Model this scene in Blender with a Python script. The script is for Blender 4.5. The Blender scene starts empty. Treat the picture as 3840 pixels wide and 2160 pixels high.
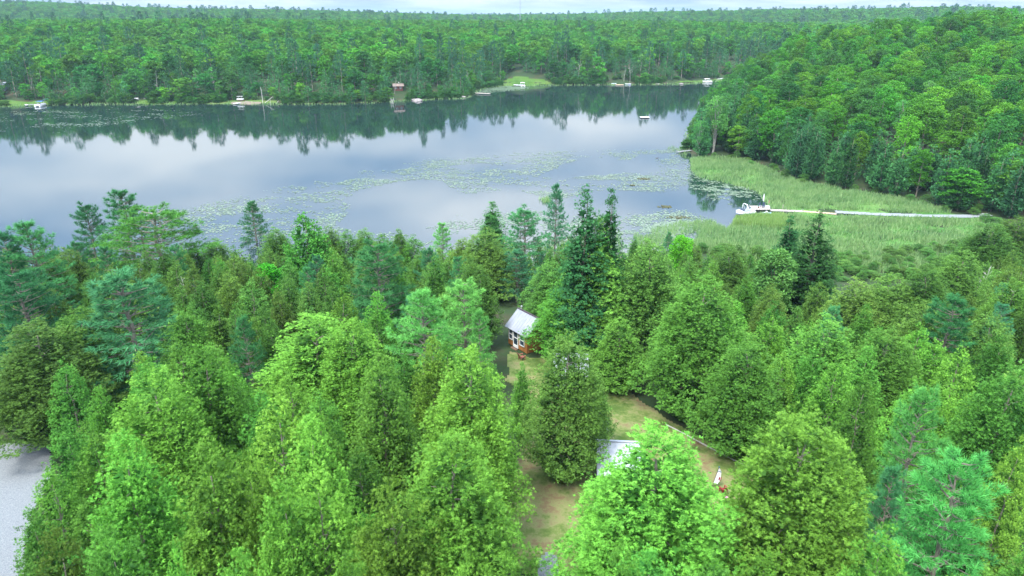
import bpy, math, random
import numpy as np
from mathutils import Vector, Matrix

# ------------------------------------------------------------------ camera, world, sun, exposure
SC = bpy.context.scene
CAMZ, F, PITCH = 40.0, 2643.0, math.radians(21.1)
CP, SP = math.cos(PITCH), math.sin(PITCH)
cam_d = bpy.data.cameras.new('camera')
cam_d.sensor_width = 36.0
cam_d.lens = 36.0 * F / 3840.0
cam_d.clip_start, cam_d.clip_end = 0.5, 60000
cam = bpy.data.objects.new('camera', cam_d)
cam.location = (0, 0, CAMZ)
cam.rotation_euler = (math.radians(90) - PITCH, 0, 0)
SC.collection.objects.link(cam)
SC.camera = cam

SUN_EL, SUN_AZ = math.radians(58), math.radians(215)
world = bpy.data.worlds.new('World')
SC.world = world
world.use_nodes = True
wn, wl = world.node_tree.nodes, world.node_tree.links
wn.clear()
w_out = wn.new('ShaderNodeOutputWorld')
w_bg = wn.new('ShaderNodeBackground')
w_bg.inputs['Strength'].default_value = 0.1
w_sky = wn.new('ShaderNodeTexSky')
w_sky.sky_type = 'NISHITA'
w_sky.sun_disc = False
w_sky.sun_elevation = SUN_EL
w_sky.sun_rotation = SUN_AZ
w_tc = wn.new('ShaderNodeTexCoord')
w_sep = wn.new('ShaderNodeSeparateXYZ')
wl.new(w_tc.outputs['Generated'], w_sep.inputs[0])


def wmath(op, a, b=None, c=None):  # one math node of the sky
    n = wn.new('ShaderNodeMath')
    n.operation = op
    for i, v in enumerate((a, b, c)):
        if v is None:
            continue
        if isinstance(v, (int, float)):
            n.inputs[i].default_value = v
        else:
            wl.new(v, n.inputs[i])
    return n.outputs[0]


wz = wmath('MAXIMUM', w_sep.outputs[2], 0.0)
wzo = wmath('ADD', wz, 0.075)
w_cmb = wn.new('ShaderNodeCombineXYZ')
wl.new(wmath('DIVIDE', w_sep.outputs[0], wzo), w_cmb.inputs[0])
wl.new(wmath('DIVIDE', w_sep.outputs[1], wzo), w_cmb.inputs[1])
w_n1 = wn.new('ShaderNodeTexNoise')
w_n1.inputs['Scale'].default_value = 0.62
w_n1.inputs['Detail'].default_value = 4
w_n1.inputs['Roughness'].default_value = 0.52
wl.new(w_cmb.outputs[0], w_n1.inputs['Vector'])
w_ramp = wn.new('ShaderNodeValToRGB')
cr = w_ramp.color_ramp
cr.elements[0].position, cr.elements[0].color = 0.38, (1.10, 1.62, 2.45, 1)
cr.elements[1].position, cr.elements[1].color = 0.60, (3.7, 3.85, 3.95, 1)
e = cr.elements.new(0.5)
e.color = (2.4, 2.75, 3.2, 1)
wl.new(w_n1.outputs['Fac'], w_ramp.inputs[0])
# an overcast dome brightens towards the zenith
w_low = wmath('ADD', wmath('MINIMUM', wmath('MULTIPLY', wz, 4.5), 0.52), 0.66)
w_gain = wmath('MULTIPLY_ADD', wmath('POWER', wz, 1.3), 2.3, w_low)
w_mul = wn.new('ShaderNodeVectorMath')
w_mul.operation = 'SCALE'
wl.new(w_ramp.outputs[0], w_mul.inputs[0])
wl.new(w_gain, w_mul.inputs['Scale'])
w_mix = wn.new('ShaderNodeMix')
w_mix.data_type = 'RGBA'
w_mix.inputs['Factor'].default_value = 0.86
wl.new(w_sky.outputs[0], w_mix.inputs[6])
wl.new(w_mul.outputs[0], w_mix.inputs[7])
wl.new(w_mix.outputs[2], w_bg.inputs['Color'])
wl.new(w_bg.outputs[0], w_out.inputs['Surface'])

sun_d = bpy.data.lights.new('sun', 'SUN')
sun_d.energy = 1.5
sun_d.angle = math.radians(14)
sun_d.color = (1.0, 0.95, 0.86)
sun = bpy.data.objects.new('sun', sun_d)
sdir = Vector((math.sin(SUN_AZ) * math.cos(SUN_EL), math.cos(SUN_AZ) * math.cos(SUN_EL), math.sin(SUN_EL)))
sun.rotation_euler = (-sdir).to_track_quat('-Z', 'Y').to_euler()
sun.location = (0, 0, 200)
SC.collection.objects.link(sun)

SC.view_settings.view_transform = 'Standard'
SC.view_settings.look = 'None'
SC.view_settings.gamma = 1.0
SC.view_settings.use_curve_mapping = False
SC.view_settings.exposure = 1.78
SC.render.engine = 'CYCLES'
cy = SC.cycles
cy.max_bounces = 6
cy.diffuse_bounces = 1
cy.glossy_bounces = 3
cy.transmission_bounces = 4
cy.transparent_max_bounces = 4
cy.volume_bounces = 0
cy.use_denoising = True
cy.sample_clamp_indirect = 6
cy.volume_step_rate = 4

rng = np.random.default_rng(7)
random.seed(7)
COL = SC.collection


# ------------------------------------------------------------------ geometry helpers
def ray(px, py):
    u, v = (px - 1920) / F, (1080 - py) / F
    return np.array([u, CP + v * SP, -SP + v * CP])


def at(px, py, z=0.0):
    d = ray(px, py)
    t = (z - CAMZ) / d[2]
    return (d[0] * t, d[1] * t)


def at_dist(px, py, Y):
    d = ray(px, py)
    t = Y / d[1]
    return (d[0] * t, Y, CAMZ + d[2] * t)


def project(x, y, z):
    dz = z - CAMZ
    a = y * CP - dz * SP
    return 1920 + F * x / a, 1080 - F * (y * SP + dz * CP) / a


def pxpoly(pts, z=0.0):
    return np.array([at(px, py, z) for px, py in pts])


def inside(poly, x, y):
    res = np.zeros(np.shape(x), bool)
    n = len(poly)
    for i in range(n):
        x0, y0 = poly[i]
        x1, y1 = poly[(i + 1) % n]
        c = ((y0 > y) != (y1 > y))
        with np.errstate(divide='ignore', invalid='ignore'):
            xi = (x1 - x0) * (y - y0) / (y1 - y0 if y1 != y0 else 1e-9) + x0
        res ^= c & (x < xi)
    return res


def pdist(poly, x, y):
    best = np.full(np.shape(x), 1e18)
    n = len(poly)
    for i in range(n):
        a, b = poly[i], poly[(i + 1) % n]
        ab = b - a
        L = float(ab @ ab) + 1e-9
        t = np.clip(((x - a[0]) * ab[0] + (y - a[1]) * ab[1]) / L, 0, 1)
        d = (x - a[0] - t * ab[0]) ** 2 + (y - a[1] - t * ab[1]) ** 2
        best = np.minimum(best, d)
    return np.sqrt(best)


def jag(poly, amp, step, seed=1):
    """resample a polygon and give its outline a natural unevenness"""
    r = np.random.default_rng(seed)
    out = []
    for i in range(len(poly)):
        a, b = poly[i], poly[(i + 1) % len(poly)]
        L = np.hypot(*(b - a))
        if L > 200:
            out.append(a)
            continue
        n = max(1, int(L / step))
        for k in range(n):
            out.append(a + (b - a) * k / n + (r.normal(0, amp, 2) if n > 1 else 0))
    return np.array(out)


LAKE = jag(pxpoly([(-2500, 404), (-600, 400), (0, 401), (200, 394), (500, 391), (845, 389), (1100, 391), (1280, 390), (1430, 384), (1578, 376),
                   (1727, 369), (1775, 357), (1765, 348), (1790, 336), (1880, 321), (1975, 322), (2200, 319), (2400, 318), (2560, 315), (2650, 309),
                   (2740, 296), (2850, 292), (2960, 283), (2960, 292), (2850, 305), (2790, 325), (2700, 375), (2625, 450), (2592, 520), (2588, 575), (2594, 600), (2612, 636),
                   (2655, 662), (2713, 682), (2780, 687), (2850, 696), (2862, 724), (2890, 770), (2960, 792), (2962, 806), (2928, 816), (2770, 826),
                   (2755, 845), (2722, 880), (2709, 903), (2600, 922), (2400, 955), (2200, 990), (1600, 1022), (800, 1034), (0, 1035), (-1500, 1030), (-2500, 1030)]), 0.8, 7)
MEADOW = jag(pxpoly([(2592, 600), (2680, 596), (2760, 600), (2830, 622), (3000, 690), (3160, 716), (3330, 745), (3480, 775), (3560, 806), (3700, 815),
                     (3760, 860), (3740, 940), (3560, 1020), (3300, 1030), (2900, 1000), (2620, 950), (2560, 915), (2709, 890), (2755, 840), (2900, 800), (2850, 720),
                     (2700, 685), (2600, 640)]), 0.8, 7)

CTRL = np.array([
    (0, 0, 10), (-60, 20, 9.5), (60, 20, 9), (0, 40, 9), (0, 66, 7.2), (-50, 70, 6.5), (50, 60, 7), (70, 85, 3.5), (0, 90, 4.5), (-50, 95, 4), (-110, 70, 6),
    (30, 95, 2.5), (60, 100, 1.5), (100, 110, 2), (150, 100, 5), (-200, 0, 12), (200, 0, 12), (0, -200, 14), (-600, -400, 22), (600, -400, 22), (250, 150, 12),
    (-250, 90, 8), (-150, 85, 6),
    (97, 165, 2), (58, 232, 1.5), (75, 185, 2), (120, 215, 8), (150, 260, 13), (140, 330, 12), (185, 350, 23), (237, 350, 32), (200, 280, 19), (160, 200, 8),
    (95, 290, 4), (85, 260, 4), (330, 330, 35), (260, 230, 18), (300, 480, 12), (190, 470, 6), (400, 600, 16), (130, 180, 5),
    (-400, 450, 10), (-200, 450, 9), (0, 450, 8), (-100, 600, 17), (-400, 620, 18), (-250, 800, 24), (-540, 800, 21), (-100, 820, 24), (0, 900, 17),
    (100, 560, 9), (200, 620, 12), (250, 900, 17), (100, 760, 17), (450, 900, 18), (350, 700, 15), (-800, 1000, 20), (-400, 1100, 16), (0, 1250, 10), (400, 1250, 14),
    (-1080, 1650, 52), (-750, 1700, 42), (-450, 1900, 33), (-1800, 1600, 62), (0, 2200, 24), (860, 1500, 42), (600, 1500, 38), (1017, 1500, 20), (720, 1500, 42), (1300, 1700, 24),
    (0, 3500, 30), (-2000, 3500, 33), (2000, 3500, 26), (0, 7000, 30), (5000, 5000, 25), (-5000, 5000, 34), (0, -4000, 25), (8000, 0, 25), (-8000, 0, 25), (0, 11000, 31)], float)


def Hfield(x, y):
    num = np.zeros(np.shape(x))
    den = np.zeros(np.shape(x))
    for cx, cy_, h in CTRL:
        r = 0.16 * math.hypot(cx, cy_) + 9
        w = 1.0 / (1 + ((x - cx) ** 2 + (y - cy_) ** 2) / r ** 2) ** 3
        num += w * h
        den += w
    z = num / den
    rr = np.hypot(x, y)
    z = z + np.clip(rr / 900, 0, 1) * (2.5 * np.sin(x / 97 + 1.3 * np.sin(y / 133)) + 1.6 * np.sin(y / 61 + x / 170))
    return z


def ground(x, y):
    x, y = np.asarray(x, float), np.asarray(y, float)
    inl = inside(LAKE, x, y)
    inm = inside(MEADOW, x, y)
    dl = pdist(LAKE, x, y)
    dm = np.where(inm, 0, pdist(MEADOW, x, y))
    d = np.minimum(dl, dm)
    s = np.clip(d / 34, 0, 1)
    s = s * s * (3 - 2 * s)
    z = 0.3 * np.clip(dl / 1.5, 0, 1) + (Hfield(x, y) - 0.3) * s
    return np.where(inl, -0.05 - np.clip(dl * 0.35, 0, 3), z)


def g1(x, y):
    return float(ground(np.array([x]), np.array([y]))[0])


def onground(px, py, dz=0.0, lo=12.0, hi=1500.0):
    """first place along the sight line where the land is met"""
    Y = np.exp(np.linspace(math.log(lo), math.log(hi), 700))
    d = ray(px, py)
    X, Z = d[0] / d[1] * Y, CAMZ + d[2] / d[1] * Y
    f = Z - np.maximum(ground(X, Y), 0.0) - dz
    k = int(np.argmax(f <= 0)) if (f <= 0).any() else len(Y) - 1
    k = max(k, 1)
    a = f[k - 1] / (f[k - 1] - f[k] + 1e-9) if f[k] <= 0 else 1
    yy = Y[k - 1] + (Y[k] - Y[k - 1]) * min(max(a, 0), 1)
    xx = d[0] / d[1] * yy
    return xx, yy, max(g1(xx, yy), 0.0)


# ------------------------------------------------------------------ tagging
def tag(o, label=None, cat=None, group=None, kind=None):
    if label:
        o['label'] = label
    if cat:
        o['category'] = cat
    if group:
        o['group'] = group
    if kind:
        o['kind'] = kind
    return o


def link(name, me, parent=None):
    o = bpy.data.objects.new(name, me)
    COL.objects.link(o)
    if parent is not None:
        o.parent = parent
    return o


def empty(name, loc, rz=0.0, label=None, cat=None, group=None):
    o = bpy.data.objects.new(name, None)
    o.empty_display_size = 0.3
    COL.objects.link(o)
    o.location = loc
    o.rotation_euler = (0, 0, rz)
    return tag(o, label, cat, group)


# ------------------------------------------------------------------ materials
MATS = {}


def new_mat(name):
    m = bpy.data.materials.new(name)
    m.use_nodes = True
    nt = m.node_tree
    nt.nodes.clear()
    out = nt.nodes.new('ShaderNodeOutputMaterial')
    MATS[name] = m
    return m, nt, nt.nodes, nt.links, out


def N(nt, kind, **kw):
    n = nt.nodes.new(kind)
    for k, v in kw.items():
        setattr(n, k, v)
    return n


def ramp(nt, fac, stops):
    r = nt.nodes.new('ShaderNodeValToRGB')
    el = r.color_ramp.elements
    el[0].position, el[0].color = stops[0][0], (*stops[0][1], 1)
    el[1].position, el[1].color = stops[-1][0], (*stops[-1][1], 1)
    for p, c in stops[1:-1]:
        q = el.new(p)
        q.color = (*c, 1)
    nt.links.new(fac, r.inputs[0])
    return r.outputs[0]


def noise(nt, scale, detail=4, rough=0.55, coord='Object', vec=None, stretch=None):
    tc = nt.nodes.new('ShaderNodeTexCoord')
    src = vec if vec is not None else tc.outputs[coord]
    if stretch:
        mp = nt.nodes.new('ShaderNodeMapping')
        mp.inputs['Scale'].default_value = stretch
        nt.links.new(src, mp.inputs[0])
        src = mp.outputs[0]
    n = nt.nodes.new('ShaderNodeTexNoise')
    n.inputs['Scale'].default_value = scale
    n.inputs['Detail'].default_value = detail
    n.inputs['Roughness'].default_value = rough
    nt.links.new(src, n.inputs['Vector'])
    return n.outputs['Fac']


def mixc(nt, fac, a, b, mode='MIX'):
    n = nt.nodes.new('ShaderNodeMix')
    n.data_type = 'RGBA'
    n.blend_type = mode
    for sock, v in ((n.inputs[0], fac), (n.inputs[6], a), (n.inputs[7], b)):
        if isinstance(v, (int, float)):
            sock.default_value = v
        elif isinstance(v, tuple):
            sock.default_value = (*v, 1)
        else:
            nt.links.new(v, sock)
    return n.outputs[2]


LEAFCOL = {}


def leaf_mat(name, dark, mid, tip, var=0.25, trans=0.3, spec=0.12, rough=0.6):
    """foliage: the leaf colour of a tree is its object colour, varied per tree, per spray and towards the fresh tips, with light and shade contrast painted in"""
    LEAFCOL[name] = (mid[0] * 1.3, mid[1] * 1.4, mid[2] * 1.25, 1.0)
    key = 'foliage'
    if key in MATS:
        MATS[name] = MATS[key]
        return MATS[key]
    m, nt, ns, ls, out = new_mat(key)
    MATS[name] = m
    var = 0.3
    trans = 0.2
    at_ = N(nt, 'ShaderNodeAttribute', attribute_name='leafcol')
    sep = N(nt, 'ShaderNodeSeparateColor')
    ls.new(at_.outputs['Color'], sep.inputs[0])
    oi = N(nt, 'ShaderNodeObjectInfo')
    darkc = mixc(nt, 1.0, oi.outputs['Color'], (0.26, 0.34, 0.42), 'MULTIPLY')  # bluish dark leaf tone, shade of the crown's gaps painted into the colour
    tipc = mixc(nt, 1.0, oi.outputs['Color'], (2.5, 2.05, 2.1), 'MULTIPLY')  # fresh growth, lightened further so the tips look lit
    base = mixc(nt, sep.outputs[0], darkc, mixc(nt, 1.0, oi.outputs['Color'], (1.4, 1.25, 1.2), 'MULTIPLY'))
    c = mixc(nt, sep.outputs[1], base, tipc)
    hsv = N(nt, 'ShaderNodeHueSaturation')
    mr = N(nt, 'ShaderNodeMapRange')
    ls.new(oi.outputs['Random'], mr.inputs[0])
    mr.inputs[3].default_value, mr.inputs[4].default_value = 0.5 - 0.04 * var, 0.5 + 0.07 * var
    ls.new(mr.outputs[0], hsv.inputs['Hue'])
    m2 = N(nt, 'ShaderNodeMath', operation='MULTIPLY_ADD')
    m3 = N(nt, 'ShaderNodeMath', operation='FRACT')
    m4 = N(nt, 'ShaderNodeMath', operation='MULTIPLY')
    ls.new(oi.outputs['Random'], m4.inputs[0])
    m4.inputs[1].default_value = 37.7
    ls.new(m4.outputs[0], m3.inputs[0])
    ls.new(m3.outputs[0], m2.inputs[0])
    m2.inputs[1].default_value = 2.2 * var
    m2.inputs[2].default_value = 1.0 - 0.95 * var
    ls.new(m2.outputs[0], hsv.inputs['Value'])
    ls.new(c, hsv.inputs['Color'])
    pb = N(nt, 'ShaderNodeBsdfPrincipled')
    ls.new(hsv.outputs[0], pb.inputs['Base Color'])
    pb.inputs['Roughness'].default_value = rough
    pb.inputs['Specular IOR Level'].default_value = spec
    tr = N(nt, 'ShaderNodeBsdfTranslucent')
    ls.new(hsv.outputs[0], tr.inputs['Color'])
    mx = N(nt, 'ShaderNodeMixShader')
    mx.inputs[0].default_value = trans
    ls.new(pb.outputs[0], mx.inputs[1])
    ls.new(tr.outputs[0], mx.inputs[2])
    ls.new(mx.outputs[0], out.inputs['Surface'])
    return m


def surf_mat(name, c1, c2=None, scale=3.0, rough=0.7, bump=0.0, metal=0.0, c3=None, stretch=None, coord='Object', spec=0.4, detail=5):
    m, nt, ns, ls, out = new_mat(name)
    pb = N(nt, 'ShaderNodeBsdfPrincipled')
    pb.inputs['Roughness'].default_value = rough
    pb.inputs['Metallic'].default_value = metal
    pb.inputs['Specular IOR Level'].default_value = spec
    if c2 is None:
        c2 = tuple(0.8 * v for v in c1)
    f = noise(nt, scale, detail, 0.6, coord, stretch=stretch)
    st = [(0.33, c1), (0.67, c2)] if c3 is None else [(0.3, c1), (0.5, c3), (0.7, c2)]
    ls.new(ramp(nt, f, st), pb.inputs['Base Color'])
    if bump:
        b = N(nt, 'ShaderNodeBump')
        b.inputs['Strength'].default_value = bump
        b.inputs['Distance'].default_value = 0.1
        f2 = noise(nt, scale * 4, 4, 0.6, coord, stretch=stretch)
        ls.new(f2, b.inputs['Height'])
        ls.new(b.outputs[0], pb.inputs['Normal'])
    ls.new(pb.outputs[0], out.inputs['Surface'])
    return m


# colours are linear albedos
leaf_mat('cedar bright', (0.028, 0.115, 0.014), (0.112, 0.265, 0.038), (0.19, 0.46, 0.06), 0.22)
leaf_mat('cedar green', (0.022, 0.100, 0.018), (0.082, 0.215, 0.036), (0.12, 0.36, 0.055), 0.22)
leaf_mat('cedar olive', (0.040, 0.110, 0.018), (0.088, 0.190, 0.038), (0.17, 0.31, 0.06), 0.25)
leaf_mat('cedar brown', (0.060, 0.095, 0.020), (0.082, 0.165, 0.028), (0.17, 0.23, 0.06), 0.2)
leaf_mat('hemlock green', (0.012, 0.065, 0.028), (0.032, 0.130, 0.036), (0.080, 0.23, 0.075), 0.2)
leaf_mat('pine blue', (0.020, 0.105, 0.060), (0.052, 0.200, 0.082), (0.13, 0.37, 0.18), 0.22)
leaf_mat('pine dark', (0.012, 0.070, 0.036), (0.030, 0.135, 0.050), (0.075, 0.23, 0.10), 0.22)
leaf_mat('pine light', (0.035, 0.165, 0.055), (0.095, 0.300, 0.075), (0.23, 0.53, 0.17), 0.2)
leaf_mat('pine yellow', (0.040, 0.125, 0.020), (0.088, 0.225, 0.035), (0.17, 0.35, 0.06), 0.2)
leaf_mat('maple bright', (0.045, 0.200, 0.014), (0.090, 0.35, 0.024), (0.18, 0.50, 0.045), 0.25, 0.35)
leaf_mat('broadleaf green', (0, 0, 0), (0.062, 0.195, 0.024), (0, 0, 0))
leaf_mat('broadleaf bright', (0, 0, 0), (0.078, 0.235, 0.022), (0, 0, 0))
leaf_mat('broadleaf deep', (0, 0, 0), (0.034, 0.130, 0.028), (0, 0, 0))
leaf_mat('birch leaf', (0.035, 0.130, 0.034), (0.085, 0.240, 0.060), (0.16, 0.36, 0.10), 0.35, 0.35)
leaf_mat('far cedar', (0.016, 0.080, 0.032), (0.040, 0.145, 0.048), (0.085, 0.24, 0.07), 0.5)
leaf_mat('far pine', (0.015, 0.070, 0.040), (0.035, 0.120, 0.060), (0.075, 0.20, 0.09), 0.4)
surf_mat('bark grey', (0.16, 0.14, 0.12), (0.30, 0.27, 0.23), 8, 0.9, 0.4, stretch=(1, 1, 0.25))
surf_mat('bark brown', (0.12, 0.07, 0.05), (0.25, 0.16, 0.12), 8, 0.9, 0.4, stretch=(1, 1, 0.25))
surf_mat('bark white', (0.22, 0.22, 0.20), (0.42, 0.42, 0.39), 3, 0.8, 0.2, stretch=(1, 1, 3))
surf_mat('dead wood', (0.38, 0.38, 0.36), (0.60, 0.60, 0.57), 5, 0.85, 0.2)
surf_mat('forest floor', (0.03, 0.055, 0.018), (0.07, 0.055, 0.032), 0.15, 0.95, 0.3, c3=(0.028, 0.06, 0.018))
surf_mat('gravel light', (0.18, 0.20, 0.225), (0.40, 0.43, 0.46), 14, 0.95, 0.8, c3=(0.29, 0.32, 0.35), detail=8)
surf_mat('sand', (0.17, 0.14, 0.11), (0.27, 0.23, 0.18), 2, 0.95, 0.4)
surf_mat('dock wood', (0.42, 0.36, 0.32), (0.62, 0.56, 0.52), 2.5, 0.8, 0.2, stretch=(1, 6, 1))
surf_mat('dock tan', (0.50, 0.36, 0.24), (0.66, 0.50, 0.36), 2.5, 0.8, 0.2)
surf_mat('dock grey', (0.20, 0.21, 0.23), (0.34, 0.35, 0.38), 2.5, 0.8, 0.2)
surf_mat('white gelcoat', (0.74, 0.77, 0.80), (0.84, 0.86, 0.88), 2, 0.25, spec=0.6)
surf_mat('hull grey', (0.30, 0.29, 0.33), (0.38, 0.37, 0.41), 2, 0.25, spec=0.6)
surf_mat('blue canvas', (0.03, 0.10, 0.34), (0.05, 0.16, 0.44), 4, 0.8)
surf_mat('dark vinyl', (0.03, 0.05, 0.09), (0.06, 0.08, 0.13), 5, 0.5)
surf_mat('pale vinyl', (0.40, 0.50, 0.62), (0.58, 0.66, 0.74), 5, 0.5)
surf_mat('black rubber', (0.02, 0.02, 0.02), (0.05, 0.05, 0.05), 5, 0.7)
surf_mat('aluminium', (0.60, 0.63, 0.66), (0.76, 0.78, 0.80), 3, 0.35, metal=0.6)
surf_mat('teal paint', (0.03, 0.22, 0.22), (0.05, 0.30, 0.28), 3, 0.4)
surf_mat('light blue plastic', (0.25, 0.55, 0.72), (0.45, 0.70, 0.82), 2, 0.35)
surf_mat('red paint', (0.22, 0.02, 0.025), (0.30, 0.04, 0.04), 3, 0.5)
surf_mat('faded red wood', (0.30, 0.10, 0.075), (0.42, 0.17, 0.13), 5, 0.75)
surf_mat('log wall', (0.30, 0.12, 0.035), (0.46, 0.21, 0.07), 5, 0.6, 0.2, stretch=(0.5, 0.5, 6))
surf_mat('dark wall', (0.11, 0.04, 0.03), (0.18, 0.07, 0.05), 4, 0.7, 0.2)
surf_mat('metal roof', (0.27, 0.30, 0.37), (0.38, 0.41, 0.47), 0.8, 0.4, spec=0.5)
surf_mat('white roof', (0.34, 0.38, 0.45), (0.46, 0.50, 0.56), 0.8, 0.45, spec=0.5)
surf_mat('brown roof', (0.22, 0.17, 0.15), (0.34, 0.26, 0.23), 1.5, 0.8, 0.3)
surf_mat('dark trim', (0.05, 0.04, 0.05), (0.09, 0.07, 0.08), 4, 0.6)
surf_mat('white trim', (0.72, 0.76, 0.80), (0.82, 0.85, 0.88), 3, 0.5)
surf_mat('pale siding', (0.16, 0.22, 0.27), (0.24, 0.30, 0.35), 2, 0.6)
surf_mat('window glass', (0.02, 0.04, 0.07), (0.05, 0.07, 0.10), 2, 0.05, spec=0.9)
surf_mat('rock', (0.20, 0.19, 0.20), (0.42, 0.39, 0.38), 1.2, 0.9, 0.6, c3=(0.30, 0.27, 0.27))
surf_mat('flag white', (0.74, 0.75, 0.80), (0.84, 0.84, 0.88), 6, 0.9)
surf_mat('flag blue', (0.04, 0.12, 0.25), (0.07, 0.2, 0.35), 6, 0.9)
surf_mat('pink petal', (0.70, 0.25, 0.55), (0.80, 0.40, 0.65), 6, 0.8)
surf_mat('mast steel', (0.26, 0.30, 0.36), (0.36, 0.40, 0.46), 0.2, 0.5)
surf_mat('mud weed', (0.06, 0.055, 0.03), (0.10, 0.11, 0.05), 1.5, 0.95, 0.4)


def lawn_mat(name, stops, s1=0.35, s2=3.0, bump=0.5):
    m, nt, ns, ls, out = new_mat(name)
    pb = N(nt, 'ShaderNodeBsdfPrincipled')
    pb.inputs['Roughness'].default_value = 0.95
    pb.inputs['Specular IOR Level'].default_value = 0.1
    a = noise(nt, s1, 4, 0.6)
    b = noise(nt, s2, 6, 0.75)
    mm = N(nt, 'ShaderNodeMath', operation='MULTIPLY_ADD')
    ls.new(b, mm.inputs[0])
    mm.inputs[1].default_value = 0.45
    ls.new(a, mm.inputs[2])
    sb = N(nt, 'ShaderNodeMath', operation='SUBTRACT')
    ls.new(mm.outputs[0], sb.inputs[0])
    sb.inputs[1].default_value = 0.225
    ls.new(ramp(nt, sb.outputs[0], stops), pb.inputs['Base Color'])
    bp = N(nt, 'ShaderNodeBump')
    bp.inputs['Strength'].default_value = bump
    bp.inputs['Distance'].default_value = 0.15
    ls.new(noise(nt, 9, 5, 0.7), bp.inputs['Height'])
    ls.new(bp.outputs[0], pb.inputs['Normal'])
    ls.new(pb.outputs[0], out.inputs['Surface'])
    return m


lawn_mat('lawn dry', [(0.34, (0.085, 0.15, 0.035)), (0.47, (0.16, 0.22, 0.065)), (0.56, (0.25, 0.26, 0.115)), (0.68, (0.22, 0.16, 0.09))], 0.5)
lawn_mat('lawn green', [(0.3, (0.045, 0.11, 0.022)), (0.5, (0.08, 0.17, 0.035)), (0.7, (0.14, 0.18, 0.06))], 0.06, 1.0)
lawn_mat('meadow ground', [(0.3, (0.04, 0.12, 0.03)), (0.5, (0.09, 0.22, 0.05)), (0.7, (0.15, 0.25, 0.08))], 0.05, 0.8)


def reed_mat():
    m, nt, ns, ls, out = new_mat('reed blades')
    g = N(nt, 'ShaderNodeNewGeometry')
    a = noise(nt, 0.09, 7, 0.72, vec=g.outputs['Position'])
    at_ = N(nt, 'ShaderNodeAttribute', attribute_name='leafcol')
    sep = N(nt, 'ShaderNodeSeparateColor')
    ls.new(at_.outputs['Color'], sep.inputs[0])
    base = ramp(nt, a, [(0.34, (0.035, 0.14, 0.045)), (0.46, (0.09, 0.27, 0.07)), (0.54, (0.19, 0.37, 0.11)), (0.64, (0.075, 0.20, 0.06))])
    c = mixc(nt, sep.outputs[0], base, (0.34, 0.50, 0.22))
    c2 = mixc(nt, sep.outputs[2], c, (0.30, 0.48, 0.05))
    pb = N(nt, 'ShaderNodeBsdfPrincipled')
    pb.inputs['Roughness'].default_value = 0.6
    pb.inputs['Specular IOR Level'].default_value = 0.2
    ls.new(c2, pb.inputs['Base Color'])
    tr = N(nt, 'ShaderNodeBsdfTranslucent')
    ls.new(c2, tr.inputs['Color'])
    mx = N(nt, 'ShaderNodeMixShader')
    mx.inputs[0].default_value = 0.35
    ls.new(pb.outputs[0], mx.inputs[1])
    ls.new(tr.outputs[0], mx.inputs[2])
    ls.new(mx.outputs[0], out.inputs['Surface'])
    return m


reed_mat()


def water_mat():
    m, nt, ns, ls, out = new_mat('lake water')
    g = N(nt, 'ShaderNodeNewGeometry')
    df = N(nt, 'ShaderNodeBsdfDiffuse')
    df.inputs['Color'].default_value = (0.012, 0.030, 0.030, 1)
    gl = N(nt, 'ShaderNodeBsdfGlossy')
    gl.inputs['Color'].default_value = (0.95, 0.95, 0.97, 1)
    gl.inputs['Roughness'].default_value = 0.035
    fr = N(nt, 'ShaderNodeFresnel')
    fr.inputs['IOR'].default_value = 4.2
    bp = N(nt, 'ShaderNodeBump')
    bp.inputs['Strength'].default_value = 0.10
    bp.inputs['Distance'].default_value = 0.02
    ls.new(noise(nt, 1.3, 3, 0.5, vec=g.outputs['Position'], stretch=(1, 2.2, 1)), bp.inputs['Height'])
    ls.new(bp.outputs[0], gl.inputs['Normal'])
    mx = N(nt, 'ShaderNodeMixShader')
    ls.new(fr.outputs[0], mx.inputs[0])
    ls.new(df.outputs[0], mx.inputs[1])
    ls.new(gl.outputs[0], mx.inputs[2])
    ls.new(mx.outputs[0], out.inputs['Surface'])


water_mat()


def pad_mat():
    m, nt, ns, ls, out = new_mat('lily pad')
    at_ = N(nt, 'ShaderNodeAttribute', attribute_name='leafcol')
    sep = N(nt, 'ShaderNodeSeparateColor')
    ls.new(at_.outputs['Color'], sep.inputs[0])
    pb = N(nt, 'ShaderNodeBsdfPrincipled')
    ls.new(ramp(nt, sep.outputs[0], [(0.0, (0.09, 0.17, 0.09)), (0.6, (0.15, 0.22, 0.14)), (1.0, (0.23, 0.29, 0.21))]), pb.inputs['Base Color'])
    pb.inputs['Roughness'].default_value = 0.3
    pb.inputs['Specular IOR Level'].default_value = 0.6
    ls.new(pb.outputs[0], out.inputs['Surface'])


pad_mat()

# the air
hm = bpy.data.materials.new('haze air')
hm.use_nodes = True
MATS['haze air'] = hm
hm.node_tree.nodes.clear()
_o = hm.node_tree.nodes.new('ShaderNodeOutputMaterial')
_v = hm.node_tree.nodes.new('ShaderNodeVolumePrincipled')
_v.inputs['Color'].default_value = (0.55, 0.78, 1.0, 1)
_v.inputs['Density'].default_value = 0.00012
_v.inputs['Anisotropy'].default_value = 0.0
hm.node_tree.links.new(_v.outputs[0], _o.inputs['Volume'])


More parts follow.
